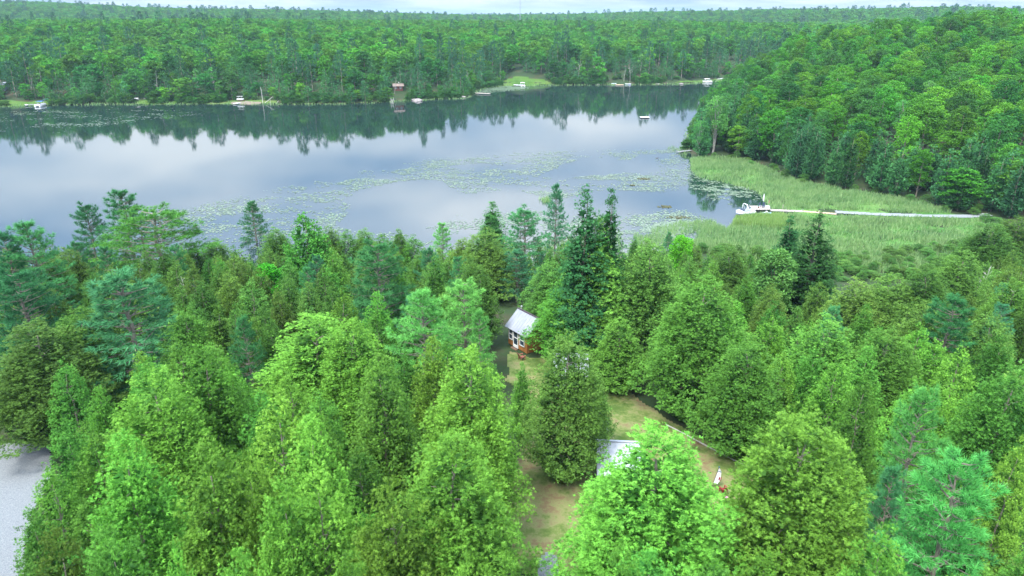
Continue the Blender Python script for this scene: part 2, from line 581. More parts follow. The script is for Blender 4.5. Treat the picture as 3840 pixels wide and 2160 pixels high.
# ------------------------------------------------------------------ mesh builder
class MB:
    def __init__(s):
        s.v, s.f = [], []

    def add(s, vs, fs):
        b = len(s.v)
        s.v += [tuple(map(float, p)) for p in vs]
        s.f += [tuple(b + i for i in f) for f in fs]
        return s

    def box(s, c, d, rz=0.0, tilt=0.0):
        x, y, z = (k / 2 for k in d)
        M = Matrix.Rotation(rz, 3, 'Z') @ Matrix.Rotation(tilt, 3, 'Y')
        P = [Vector(c) + M @ Vector((sx * x, sy * y, sz * z)) for sx in (-1, 1) for sy in (-1, 1) for sz in (-1, 1)]
        return s.add(P, [(0, 1, 3, 2), (4, 6, 7, 5), (0, 4, 5, 1), (2, 3, 7, 6), (0, 2, 6, 4), (1, 5, 7, 3)])

    def tube(s, a, b, r0, r1, n=6):
        a, b = Vector(a), Vector(b)
        d = (b - a)
        if d.length < 1e-6:
            return s
        d.normalize()
        u = d.orthogonal().normalized()
        w = d.cross(u)
        P = []
        for q, r in ((a, r0), (b, r1)):
            for k in range(n):
                t = 2 * math.pi * k / n
                P.append(q + (u * math.cos(t) + w * math.sin(t)) * r)
        fs = [(k, (k + 1) % n, n + (k + 1) % n, n + k) for k in range(n)]
        fs += [tuple(reversed(range(n))), tuple(range(n, 2 * n))]
        return s.add(P, fs)

    def path(s, pts, r0, r1, n=6):
        m = len(pts) - 1
        for i in range(m):
            s.tube(pts[i], pts[i + 1], r0 + (r1 - r0) * i / m, r0 + (r1 - r0) * (i + 1) / m, n)
        return s

    def prism(s, poly, y0, y1):
        """xz outline extruded along y"""
        n = len(poly)
        P = [(x, y0, z) for x, z in poly] + [(x, y1, z) for x, z in poly]
        fs = [(k, (k + 1) % n, n + (k + 1) % n, n + k) for k in range(n)] + [tuple(reversed(range(n))), tuple(range(n, 2 * n))]
        return s.add(P, fs)

    def loft(s, rings):
        n = len(rings[0])
        P = [p for r in rings for p in r]
        fs = []
        for i in range(len(rings) - 1):
            for k in range(n - 1):
                a = i * n + k
                fs.append((a, a + 1, a + n + 1, a + n))
        return s.add(P, fs)

    def mesh(s, name, mat, smooth=False):
        me = bpy.data.meshes.new(name)
        me.from_pydata(s.v, [], s.f)
        me.materials.append(MATS[mat])
        if smooth:
            me.polygons.foreach_set('use_smooth', [True] * len(me.polygons))
        me.update()
        return me

    def obj(s, name, mat, parent=None, smooth=False):
        return link(name, s.mesh(name, mat, smooth), parent)


def fast_mesh(name, verts, faces_flat, counts, mat, col=None):
    """verts (n,3); faces given as a flat index array plus the corners of each face"""
    me = bpy.data.meshes.new(name)
    me.vertices.add(len(verts))
    me.vertices.foreach_set('co', np.ascontiguousarray(verts, np.float32).ravel())
    me.loops.add(len(faces_flat))
    me.loops.foreach_set('vertex_index', np.ascontiguousarray(faces_flat, np.int32))
    me.polygons.add(len(counts))
    st = np.concatenate([[0], np.cumsum(counts)[:-1]]).astype(np.int32)
    me.polygons.foreach_set('loop_start', st)
    me.update(calc_edges=True)
    if col is not None:
        a = me.color_attributes.new('leafcol', 'FLOAT_COLOR', 'POINT')
        a.data.foreach_set('color', np.ascontiguousarray(col, np.float32).ravel())
    me.materials.append(MATS[mat])
    return me


# spray templates: local x = across, y = along the spray, z = off its plane; w = how far out on the spray
def tpl_frond(n=6, spread=1.3, wid=0.11, droop=0.3, tri=True):
    v, w = [], []
    for k in range(n):
        a = -spread + 2 * spread * k / (n - 1) + (0.12 if k % 2 else -0.08)
        L = (1.0 - 0.35 * abs(a) / spread) * (1.0 if k % 2 else 0.8)
        s_, c_ = math.sin(a), math.cos(a)
        sx, sy = c_ * wid, -s_ * wid
        m = 0.45 * L
        if tri:
            o = 0.16 * (k % 3)
            v += [(s_ * o + sx, c_ * o + sy, 0.03), (s_ * L, c_ * L, -droop * L), (s_ * o - sx, c_ * o - sy, 0.03)]
            w += [.15, 1, .15]
        else:
            v += [(0, 0, 0), (s_ * m + sx, c_ * m + sy, 0.06), (s_ * L, c_ * L, -droop * L), (s_ * m - sx, c_ * m - sy, 0.06)]
            w += [0, .5, 1, .5]
    return np.array(v), np.array(w), 3 if tri else 4, n


def tpl_tuft(n=8, spread=0.9, wid=0.05):
    r = np.random.default_rng(3)
    v, w = [], []
    for k in range(n):
        a = 2 * math.pi * k / n + r.uniform(-.3, .3)
        t = spread * r.uniform(0.35, 1)
        d = np.array([math.sin(t) * math.cos(a), math.cos(t), math.sin(t) * math.sin(a)])
        q = np.cross(d, r.normal(size=3))
        q /= np.linalg.norm(q)
        L = r.uniform(.75, 1.1)
        v += [tuple(q * wid), tuple(-q * wid), tuple(d * L)]
        w += [0.1, 0.1, 1]
    return np.array(v), np.array(w), 3, n


def tpl_leaf(n=5, size=0.5):
    r = np.random.default_rng(5)
    v, w = [], []
    for k in range(n):
        c = r.normal(0, 0.38, 3)
        d = r.normal(size=3) + np.array([0, .5, 0])
        d /= np.linalg.norm(d)
        q = np.cross(d, r.normal(size=3))
        q /= np.linalg.norm(q)
        L, W = size * r.uniform(.7, 1.1), size * r.uniform(.4, .6)
        v += [tuple(c - d * L), tuple(c + q * W), tuple(c + d * L), tuple(c - q * W)]
        w += [0.2, .5, .8, .5]
    return np.array(v), np.array(w), 4, n


T_FROND, T_FROND3 = tpl_frond(), tpl_frond(3, 0.8, 0.22, 0.2, False)
T_TUFT, T_TUFT5 = tpl_tuft(), tpl_tuft(5, 0.8, 0.14)
T_LEAF, T_LEAF2 = tpl_leaf(), tpl_leaf(2, 0.8)


def unit(a):
    return a / (np.linalg.norm(a, axis=-1, keepdims=True) + 1e-9)


def sprays(tpl, P, D, S, R, rnd, tipamt=0.6):
    """place one spray per row: P base, D direction, S size, R plane normal hint"""
    tv, tw, k, nf = tpl
    D = unit(D)
    X = unit(np.cross(D, R))
    Z = np.cross(X, D)
    V = P[:, None, :] + S[:, None, None] * (tv[None, :, 0:1] * X[:, None, :] + tv[None, :, 1:2] * D[:, None, :] + tv[None, :, 2:3] * Z[:, None, :])
    n, m = len(P), len(tv)
    col = np.ones((n, m, 4), np.float32)
    col[:, :, 0] = rnd[:, None]
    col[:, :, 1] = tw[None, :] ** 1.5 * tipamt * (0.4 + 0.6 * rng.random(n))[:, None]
    col[:, :, 2] = 0
    return V.reshape(-1, 3), col.reshape(-1, 4), k


def foliage_mesh(name, parts, mat):
    vs, cs, fl, cn = [], [], [], []
    b = 0
    for V, c, k in parts:
        vs.append(V)
        cs.append(c)
        fl.append(np.arange(len(V)) + b)
        cn.append(np.full(len(V) // k, k))
        b += len(V)
    return fast_mesh(name, np.vstack(vs), np.concatenate(fl), np.concatenate(cn), mat, np.vstack(cs))


UP = np.array([0, 0, 1.0])


# every tree prototype is modelled at 10 m tall and 2.5 m crown radius, foot at the origin
def cone_crown(seed, mat, nclump, per, size, tpl, power=0.75, base=0.06, droop=0.0, rough=0.14, leaders=3, belly=0.16, flat=0.0, name='crown', core=True, tip=0.6):
    r = np.random.default_rng(seed)
    ph = r.uniform(0, 6.28, 8)
    # leaders: several pointed tops of different height joined lower down
    L = [(0.0, 0.0, 1.0, 1.0)] + [(r.uniform(-.55, .55), r.uniform(-.55, .55), r.uniform(.72, .93), r.uniform(.5, .75)) for _ in range(leaders - 1)]
    parts = []
    allP, allD, allA, allR = [], [], [], []
    for li, (lx, ly, lh, lr) in enumerate(L):
        nc = int(nclump * (1 if li == 0 else 0.33))
        t = 1 - np.sqrt(r.random(nc * 3))  # more clumps low down
        if li:
            t = 0.4 + 0.6 * t
        prof = np.clip(1 - t, 0, 1) ** power * np.clip((t - base + 0.05) / belly, 0.35, 1)
        t = t[:nc]
        prof = prof[:nc]
        a = r.uniform(0, 6.283, nc)
        lump = 1 + rough * (np.sin(3 * a + ph[0] + 7 * t) + 0.8 * np.sin(5 * a + ph[1] - 11 * t) + 0.5 * np.sin(9 * a + ph[2] + 17 * t))
        depth = 1 - 0.42 * r.random(nc) ** 2.2
        rad = 2.5 * prof * lump * depth * (1 if li == 0 else lr)
        z = 10 * (base + (1 - base) * t) * (1 if li == 0 else lh)
        out = np.stack([np.cos(a), np.sin(a), np.zeros(nc)], 1)
        Pc = out * rad[:, None] + UP * z[:, None] + np.array([lx, ly, 0]) * (0.6 + t[:, None])
        up = 0.25 + 0.9 * t - droop
        Dc = unit(out + UP * up[:, None])
        allP.append(Pc)
        allD.append(Dc)
        allA.append(r.random(nc))
        allR.append(rad)
        m = max(4, nclump // 60)
        ta = r.uniform(0.86, 1.0, m)
        aa = r.uniform(0, 6.283, m)
        ra = 2.5 * (1.02 - ta) ** power * lr * r.uniform(.1, .9, m) * 0.8
        allP.append(np.stack([np.cos(aa) * ra + lx * (0.6 + ta), np.sin(aa) * ra + ly * (0.6 + ta), 10 * (base + (1 - base) * ta) * (1 if li == 0 else lh)], 1))
        allD.append(unit(np.stack([np.cos(aa) * .5, np.sin(aa) * .5, 1 + 0 * aa], 1)))
        allA.append(r.random(m))
    Pc, Dc, A = np.vstack(allP), np.vstack(allD), np.concatenate(allA)
    n = len(Pc)
    k = np.repeat(np.arange(n), per)
    off = r.normal(0, 1, (len(k), 3)) * size * np.array([0.75, 0.75, 0.6 * (1 - flat)])
    D = unit(Dc[k] + r.normal(0, 0.45, (len(k), 3)) + UP * 0.1)
    P = Pc[k] + off + Dc[k] * (r.random(len(k)) * size * 0.8)[:, None] * 1
    S = size * r.uniform(0.65, 1.15, len(k))
    R = unit(UP * (0.5 + flat) + r.normal(0, 0.5 * (1 - 0.6 * flat), (len(k), 3)) + Dc[k] * 0.3)
    rn = np.clip(A[k] * 0.6 + 0.4 * r.random(len(k)), 0, 1)
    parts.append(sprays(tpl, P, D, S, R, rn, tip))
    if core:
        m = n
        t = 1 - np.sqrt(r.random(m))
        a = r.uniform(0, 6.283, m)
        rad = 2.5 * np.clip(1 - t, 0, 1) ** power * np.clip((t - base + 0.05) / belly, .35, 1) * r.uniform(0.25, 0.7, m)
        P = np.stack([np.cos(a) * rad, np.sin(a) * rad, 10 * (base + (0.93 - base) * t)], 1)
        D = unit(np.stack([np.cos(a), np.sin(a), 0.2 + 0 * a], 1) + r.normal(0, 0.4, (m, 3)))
        parts.append(sprays(T_FROND3, P, D, size * r.uniform(1.6, 2.4, m), unit(r.normal(0, 1, (m, 3))), r.random(m) * 0.3, 0.1))  # inner sprays keep the dark tones: shade inside the crown painted in
    return foliage_mesh(name, parts, mat)


def pine_crown(seed, mat, whorls=11, branches=6, per=26, size=0.34, tpl=None, sparse=0.0, name='crown', tip=0.7, wide=1.0, power=0.6):
    """white pine: whorls of long level limbs that carry plumes of needles"""
    r = np.random.default_rng(seed)
    tpl = tpl or T_TUFT
    P, D, A = [], [], []
    limbs = []
    for w in range(whorls):
        t = (w + 0.6) / whorls
        z = 10 * (0.2 + sparse * 0.25 + (0.8 - sparse * 0.25) * t ** 0.9) * 0.985
        rad = 2.5 * wide * (1 - t) ** power * (0.55 + 0.45 * min(1, t / 0.2)) * r.uniform(0.8, 1.12) + 0.22
        nb = branches + (1 if w % 2 else 0)
        a0 = r.uniform(0, 6.28)
        for b in range(nb):
            a = a0 + 6.283 * b / nb + r.normal(0, 0.22)
            L = rad * r.uniform(0.62, 1.15)
            zz = z + r.normal(0, 0.18)
            lift = 0.10 + 0.55 * t
            o = np.array([math.cos(a), math.sin(a), 0])
            s_ = np.array([-math.sin(a), math.cos(a), 0])
            limbs.append(((0, 0, zz - 0.15 * L), tuple(o * L * 0.9 + UP * (zz + lift * L * 0.55))))
            m = int(per * (0.45 + L / 2.5))
            u = r.uniform(0.28 + 0.25 * sparse, 1.0, m) ** 0.8
            fan = 0.30 * L * (1.15 - np.abs(u - 0.65) * 1.6)
            side = r.normal(0, 1, m) * fan * 0.55
            p = o[None, :] * (u * L)[:, None] + s_[None, :] * side[:, None] + UP[None, :] * (zz + lift * L * u ** 1.6 + r.normal(0, 0.08, m) + 0.08)[:, None]
            d = unit(o[None, :] * 0.7 + s_[None, :] * (side / (fan + .05) * 0.6)[:, None] + UP[None, :] * (0.25 + 0.6 * t) + r.normal(0, 0.35, (m, 3)))
            P.append(p)
            D.append(d)
            A.append(np.full(m, r.random()))
    # leader
    m = 20
    P.append(np.stack([r.normal(0, .07, m), r.normal(0, .07, m), r.uniform(9.3, 9.95, m)], 1))
    D.append(unit(UP + r.normal(0, .5, (m, 3))))
    A.append(np.full(m, .8))
    P, D, A = np.vstack(P), np.vstack(D), np.concatenate(A)
    n = len(P)
    rn = np.clip(A * 0.5 + 0.5 * r.random(n), 0, 1)
    return foliage_mesh(name, [sprays(tpl, P, D, size * r.uniform(.7, 1.2, n), unit(UP + r.normal(0, .4, (n, 3))), rn, tip)], mat), limbs


def round_crown(seed, mat, blobs=16, per=90, size=0.3, tpl=None, lo=0.32, name='crown', tip=0.6, airy=0.0, squash=0.8, blob_r=(0.8, 1.3)):
    """broadleaf crown: overlapping leafy boughs around a spreading head"""
    r = np.random.default_rng(seed)
    tpl = tpl or T_LEAF
    P, D, A = [], [], []
    limbs = []
    for b in range(blobs):
        t = (b + 0.5) / blobs
        a = b * 2.399 + r.normal(0, .3)
        z = 10 * (lo + 0.06 + (0.90 - lo - 0.06) * t ** 0.85)
        prof = math.sqrt(max(0.06, 1 - ((t - 0.36) / 0.66) ** 2))
        rad = 2.5 * 0.64 * prof * r.uniform(0.55, 1.05)
        R = r.uniform(*blob_r) * (0.72 + 0.28 * prof)
        c = np.array([math.cos(a) * rad, math.sin(a) * rad, z - R * 0.25])
        limbs.append(((0, 0, z * 0.55), tuple(c)))
        m = int(per * R * R)
        d = unit(r.normal(0, 1, (m, 3)) + UP * 0.45)
        rr = R * (1 - 0.45 * r.random(m) ** (2.2 - airy)) * (1 + 0.16 * np.sin(5 * d[:, 0] + b) * np.sin(6 * d[:, 1] + 2 * b))
        p = c + d * rr[:, None] * np.array([1, 1, squash])
        P.append(p)
        D.append(unit(d + r.normal(0, .4, (m, 3))))
        A.append(np.full(m, r.random()))
    P, D, A = np.vstack(P), np.vstack(D), np.concatenate(A)
    n = len(P)
    rn = np.clip(A * 0.5 + 0.5 * r.random(n), 0, 1)
    return foliage_mesh(name, [sprays(tpl, P, D, size * r.uniform(.7, 1.25, n), unit(D + r.normal(0, .5, (n, 3))), rn, tip)], mat), limbs


def trunk_mb(seed, top=9.3, r0=0.12, limbs=None, nl=24, lean=0.12, lo=1.5, reach=0.85, twin=False, up=0.3):
    r = random.Random(seed)
    m = MB()
    pts = [(0, 0, -0.4)]
    n = 6
    for i in range(1, n + 1):
        pts.append((r.uniform(-lean, lean), r.uniform(-lean, lean), top * i / n))
    m.path(pts, r0, 0.025, 7)
    if twin:
        m.path([(0.1, 0, 1.0), (0.45, 0.15, 3.5), (0.6, 0.3, 6), (0.55, 0.35, 8.3)], r0 * 0.7, 0.02, 6)
    if limbs is None:
        for _ in range(nl):
            z = r.uniform(lo, top * 0.93)
            a = r.uniform(0, 6.28)
            L = 2.5 * (1 - z / 10) ** 0.75 * reach * r.uniform(0.6, 1.15)
            m.path([(0, 0, z - 0.1), (math.cos(a) * L * .5, math.sin(a) * L * .5, z + up * L * .3), (math.cos(a) * L, math.sin(a) * L, z + up * L)], 0.035, 0.012, 4)
    else:
        for a, b in limbs:
            mid = tuple((p + q) / 2 + (0, 0, -0.06)[i] for i, (p, q) in enumerate(zip(a, b)))
            m.path([a, mid, b], 0.04, 0.012, 4)
    return m


KCOL = {}
PROTO = {}   # kind -> list of (crown mesh, trunk mesh)


def add_proto(kind, crown, trunk, bark):
    PROTO.setdefault(kind, []).append((crown, trunk.mesh('trunk', bark)))


# near, detailed prototypes
for i in range(4):
    add_proto('cedar', cone_crown(100 + i, 'cedar bright', 950, 11, 0.165, T_FROND, power=(0.46, 0.58, 0.42, 0.62)[i], leaders=(3, 1, 4, 2)[i], rough=(.13, .1, .16, .12)[i]), trunk_mb(i, top=8.7, nl=16, reach=.8), 'bark grey')
for i in range(2):
    add_proto('wide_cedar', cone_crown(120 + i, 'cedar bright', 1600, 11, 0.125, T_FROND, power=(.5, .46)[i], leaders=(4, 3)[i], rough=.13), trunk_mb(20 + i, top=8.7, nl=18, reach=.8, r0=.1), 'bark grey')
for i in range(2):
    add_proto('hemlock', cone_crown(140 + i, 'hemlock green', 800, 9, 0.19, T_FROND, power=0.82, leaders=2 + i, rough=.17, droop=0.55, flat=0.55, base=0.08), trunk_mb(30 + i, nl=26), 'bark grey')
for i in range(3):
    c, l = pine_crown(160 + i, 'pine blue', whorls=(11, 13, 10)[i], branches=(6, 6, 7)[i], per=(30, 26, 32)[i], size=.32)
    add_proto('pine', c, trunk_mb(50 + i, 9.6, 0.16, l), 'bark grey')
c, l = pine_crown(170, 'pine yellow', whorls=10, branches=6, per=30, size=.30, sparse=0.9, wide=1.1, power=0.42)
add_proto('sparse_pine', c, trunk_mb(60, 9.4, 0.16, l + [((0, 0, z), (math.cos(z * 5) * 1.6, math.sin(z * 5) * 1.6, z + .3)) for z in (1.6, 2.1, 2.6, 3.1, 3.5, 4.0, 4.4)], twin=True), 'bark grey')
for i in range(2):
    c, l = round_crown(180 + i, 'maple bright', 22, 120, 0.26, T_LEAF, lo=0.1)
    add_proto('maple', c, trunk_mb(70 + i, 8.2, 0.13, l), 'bark grey')
# tall leafy cone (poplar-like) in the middle left
add_proto('poplar', cone_crown(190, 'cedar green', 640, 7, 0.21, T_LEAF, power=0.55, leaders=2, rough=.12, base=0.05, belly=.25), trunk_mb(80, nl=18), 'bark grey')
# middle distance
for i in range(4):
    c, l = round_crown(200 + i, 'broadleaf green', 30, 95, 0.22, T_LEAF, lo=0.14, blob_r=(0.55, 1.0), squash=0.6)
    add_proto('mid_broadleaf', c, trunk_mb(90 + i, 8, 0.13, l[:10]), 'bark grey')
for i in range(3):
    add_proto('mid_cedar', cone_crown(220 + i, 'cedar green', 190, 6, 0.36, T_FROND3, power=.7, leaders=2, rough=.14), trunk_mb(100 + i, nl=8), 'bark grey')
c, l = round_crown(230, 'birch leaf', 20, 70, 0.25, T_LEAF, lo=0.3, airy=1.0, blob_r=(0.6, 1.1))
add_proto('birch', c, trunk_mb(110, 9.0, 0.17, l, lean=.3, twin=True), 'bark white')
# far distance
for i in range(4):
    c, l = round_crown(240 + i, 'broadleaf green', 16, 48, 0.36, T_LEAF2, lo=0.14, blob_r=(0.7, 1.2), squash=0.65)
    add_proto('far_broadleaf', c, trunk_mb(120 + i, 7, 0.14, []), 'bark grey')
for i in range(2):
    add_proto('far_cedar', cone_crown(250 + i, 'far cedar', 85, 4, 0.55, T_FROND3, power=.75, leaders=1 + i, rough=.15, core=False), trunk_mb(130 + i, nl=0, top=8), 'bark grey')
for i in range(3):
    c, l = pine_crown(260 + i, 'far pine', whorls=9, branches=5, per=5, size=.62, tpl=T_TUFT5, sparse=(.3, .9, .6)[i], tip=.6, power=.45)
    add_proto('far_pine', c, trunk_mb(140 + i, 9.4, 0.16, []), 'bark grey')
c, l = round_crown(270, 'birch leaf', 9, 26, 0.5, T_LEAF2, lo=0.4, airy=1.2, blob_r=(0.6, 1.0))
add_proto('far_birch', c, trunk_mb(150, 8.6, 0.22, [], lean=.35, twin=True), 'bark white')
# one-mesh versions for trees too far off to show their parts
JOINED = {}


KCOL.update({'wide_cedar': 'cedar bright', 'cedar': 'cedar bright', 'hemlock': 'hemlock green', 'pine': 'pine blue', 'sparse_pine': 'pine yellow', 'maple': 'maple bright', 'poplar': 'cedar green', 'mid_broadleaf': 'broadleaf green',
             'mid_cedar': 'far cedar', 'birch': 'birch leaf', 'far_broadleaf': 'broadleaf green', 'far_cedar': 'far cedar', 'far_pine': 'far pine', 'far_birch': 'birch leaf'})


def joined(kind):
    if kind not in JOINED:
        res = []
        for cm, tm in PROTO[kind]:
            nc, nt_ = len(cm.vertices), len(tm.vertices)
            va = np.empty(nc * 3, np.float32)
            cm.vertices.foreach_get('co', va)
            vb = np.empty(nt_ * 3, np.float32)
            tm.vertices.foreach_get('co', vb)
            la = np.empty(len(cm.loops), np.int32)
            cm.loops.foreach_get('vertex_index', la)
            lb = np.empty(len(tm.loops), np.int32)
            tm.loops.foreach_get('vertex_index', lb)
            ca = np.empty(len(cm.polygons), np.int32)
            cm.polygons.foreach_get('loop_total', ca)
            cb = np.empty(len(tm.polygons), np.int32)
            tm.polygons.foreach_get('loop_total', cb)
            col = np.ones((nc + nt_, 4), np.float32)
            q = np.empty(nc * 4, np.float32)
            cm.color_attributes['leafcol'].data.foreach_get('color', q)
            col[:nc] = q.reshape(-1, 4)
            me = fast_mesh(kind, np.concatenate([va, vb]).reshape(-1, 3), np.concatenate([la, lb + nc]), np.concatenate([ca, cb]), 'foliage', col)
            me.materials.append(tm.materials[0])
            me.polygons.foreach_set('material_index', np.concatenate([np.zeros(len(ca), np.int32), np.ones(len(cb), np.int32)]))
            res.append(me)
        JOINED[kind] = res
    return JOINED[kind]


def plant(name, kind, var, x, y, z, h, R, rz, label, cat, group=None, mat=None, lean=(0, 0)):
    cm, tm = PROTO[kind][var % len(PROTO[kind])]
    e_ = empty(name, (x, y, z), rz, label, cat, group)
    e_.rotation_euler = (lean[0], lean[1], rz)
    e_.scale = (R / 2.5, R / 2.5, h / 10)
    c_ = link('crown', cm, e_)
    c_.color = LEAFCOL[mat or KCOL[kind]]
    link('trunk', tm, e_)
    return e_


def plant1(name, kind, var, x, y, z, h, R, rz, label, cat, group=None, mat=None):
    me = joined(kind)[var % len(joined(kind))]
    o = link(name, me)
    o.location, o.rotation_euler, o.scale = (x, y, z), (0, 0, rz), (R / 2.5, R / 2.5, h / 10)
    o.color = LEAFCOL[mat or KCOL[kind]]
    return tag(o, label, cat, group)


# ------------------------------------------------------------------ terrain, water, haze
def polar_sheet():
    rr = np.concatenate([[0.01], np.exp(np.linspace(math.log(4), math.log(12500), 430))])
    fr = np.radians(np.arange(-50, 50.01, 0.36))
    bk = np.radians(np.linspace(50, 310, 53)[1:-1])
    an = np.concatenate([fr, bk])
    A, Rr = np.meshgrid(an, rr)
    X, Y = np.sin(A) * Rr, np.cos(A) * Rr
    Z = ground(X, Y)
    n, m = Rr.shape
    idx = np.arange(n * m).reshape(n, m)
    a, b = idx[:-1, :], np.roll(idx, -1, 1)[:-1, :]
    c_, d = np.roll(idx, -1, 1)[1:, :], idx[1:, :]
    fl = np.stack([a, d, c_, b], -1).reshape(-1)
    me = fast_mesh('ground', np.stack([X, Y, Z], -1).reshape(-1, 3), fl, np.full(len(fl) // 4, 4), 'forest floor')
    me.polygons.foreach_set('use_smooth', [True] * len(me.polygons))
    return tag(link('ground', me), kind='structure')


polar_sheet()
lx, hx, ly_, hy = -900, 420, 88, 640
tag(MB().add([(lx, ly_, 0), (hx, ly_, 0), (hx, hy, 0), (lx, hy, 0)], [(0, 1, 2, 3)]).obj('lake_water', 'lake water'), kind='structure')


def patch(name, poly_px, mat, off=0.05, step=0.6, zref=0.0, world=None, rag=0.35, hfun=None):
    poly = world if world is not None else pxpoly(poly_px, zref)
    poly = jag(poly, rag, 1.6, 11)
    x0, y0 = poly.min(0) - step
    x1, y1 = poly.max(0) + step
    xs, ys = np.arange(x0, x1, step), np.arange(y0, y1, step)
    X, Y = np.meshgrid(xs, ys)
    Z = ground(X, Y) + off
    if hfun is not None:
        Z = Z + hfun(X, Y)
    ins = inside(poly, X, Y)
    k = ins[:-1, :-1] & ins[1:, :-1] & ins[:-1, 1:] & ins[1:, 1:]
    idx = np.arange(X.size).reshape(X.shape)
    fl = np.stack([idx[:-1, :-1][k], idx[:-1, 1:][k], idx[1:, 1:][k], idx[1:, :-1][k]], -1)
    used, inv = np.unique(fl.reshape(-1), return_inverse=True)
    V = np.stack([X, Y, Z], -1).reshape(-1, 3)[used]
    me = fast_mesh(name, V, inv.reshape(-1), np.full(len(fl), 4), mat)
    me.polygons.foreach_set('use_smooth', [True] * len(me.polygons))
    return tag(link(name, me), kind='structure'), poly


K = 3840 / 2576


def dpoly(pts):
    return np.array([onground(x * K, y * K)[:2] for x, y in pts])


LAWN = dpoly([(1282, 882), (1335, 900), (1400, 905), (1500, 940), (1560, 962), (1612, 1008), (1665, 1047), (1740, 1085), (1800, 1118), (1870, 1160), (1985, 1235),
              (1960, 1300), (1800, 1330), (1640, 1330), (1500, 1330), (1470, 1449), (1330, 1449), (1240, 1330), (1230, 1250), (1300, 1180), (1330, 1050), (1275, 960)])
DRIVE = dpoly([(-260, 1120), (0, 1118), (60, 1112), (118, 1118), (135, 1165), (125, 1215), (105, 1260), (100, 1330), (95, 1449), (90, 1560), (-260, 1560)])
patch('lawn', None, 'lawn dry', 0.05, 0.22, world=LAWN, rag=0.25)
patch('gravel_drive', None, 'gravel light', 0.07, 0.22, world=DRIVE)
patch('gravel_path', None, 'gravel light', 0.11, 0.25, world=dpoly([(1350, 1404), (1362, 1394), (1385, 1388), (1404, 1400), (1412, 1449), (1412, 1520), (1345, 1520), (1348, 1449)]), rag=0.12)
patch('meadow', None, 'meadow ground', 0.04, 1.0, world=MEADOW, hfun=lambda X, Y: 0.12 * np.sin(X / 2.1 + np.sin(Y / 3)) * np.sin(Y / 2.7))
patch('gravel_path', [(3126, 797), (3300, 806), (3500, 812), (3640, 812), (3700, 806), (3720, 818), (3640, 826), (3500, 824), (3300, 818), (3130, 808)], 'gravel light', 0.2, 0.35, rag=0.15)
patch('far_lawn', None, 'lawn green', 0.22, 2.0, world=np.array([onground(a, b)[:2] for a, b in [(1778, 345), (1880, 321), (1885, 306), (1900, 293), (1990, 288), (2060, 300), (2080, 315), (1975, 324), (1880, 330), (1800, 352)]]), rag=0.8)
patch('far_lawn', None, 'lawn green', 0.22, 1.5, world=np.array([onground(a, b)[:2] for a, b in [(-200, 405), (-200, 380), (60, 378), (190, 380), (200, 393), (0, 402)]]))
patch('far_lawn', None, 'lawn green', 0.22, 1.2, world=np.array([onground(a, b)[:2] for a, b in [(500, 391), (510, 376), (560, 374), (700, 378), (860, 374), (1040, 376), (1050, 388), (860, 392), (700, 391)]]))
patch('beach', None, 'sand', 0.34, 0.8, world=np.array([onground(a, b)[:2] for a, b in [(852, 391), (868, 383), (940, 381), (985, 384), (985, 390), (940, 392)]]))
patch('shore_bank', None, 'sand', 0.34, 0.8, world=np.array([onground(a, b)[:2] for a, b in [(1722, 352), (1735, 342), (1775, 347), (1782, 354), (1750, 362), (1722, 366)]]))
patch('far_lawn', None, 'lawn green', 0.22, 2.0, world=np.array([onground(a, b)[:2] for a, b in [(2500, 316), (2520, 306), (2640, 300), (2700, 293), (2700, 300), (2650, 310)]]))

tag(MB().box((0, 0, 62), (27000, 27000, 136)).obj('haze', 'haze air'), kind='stuff')

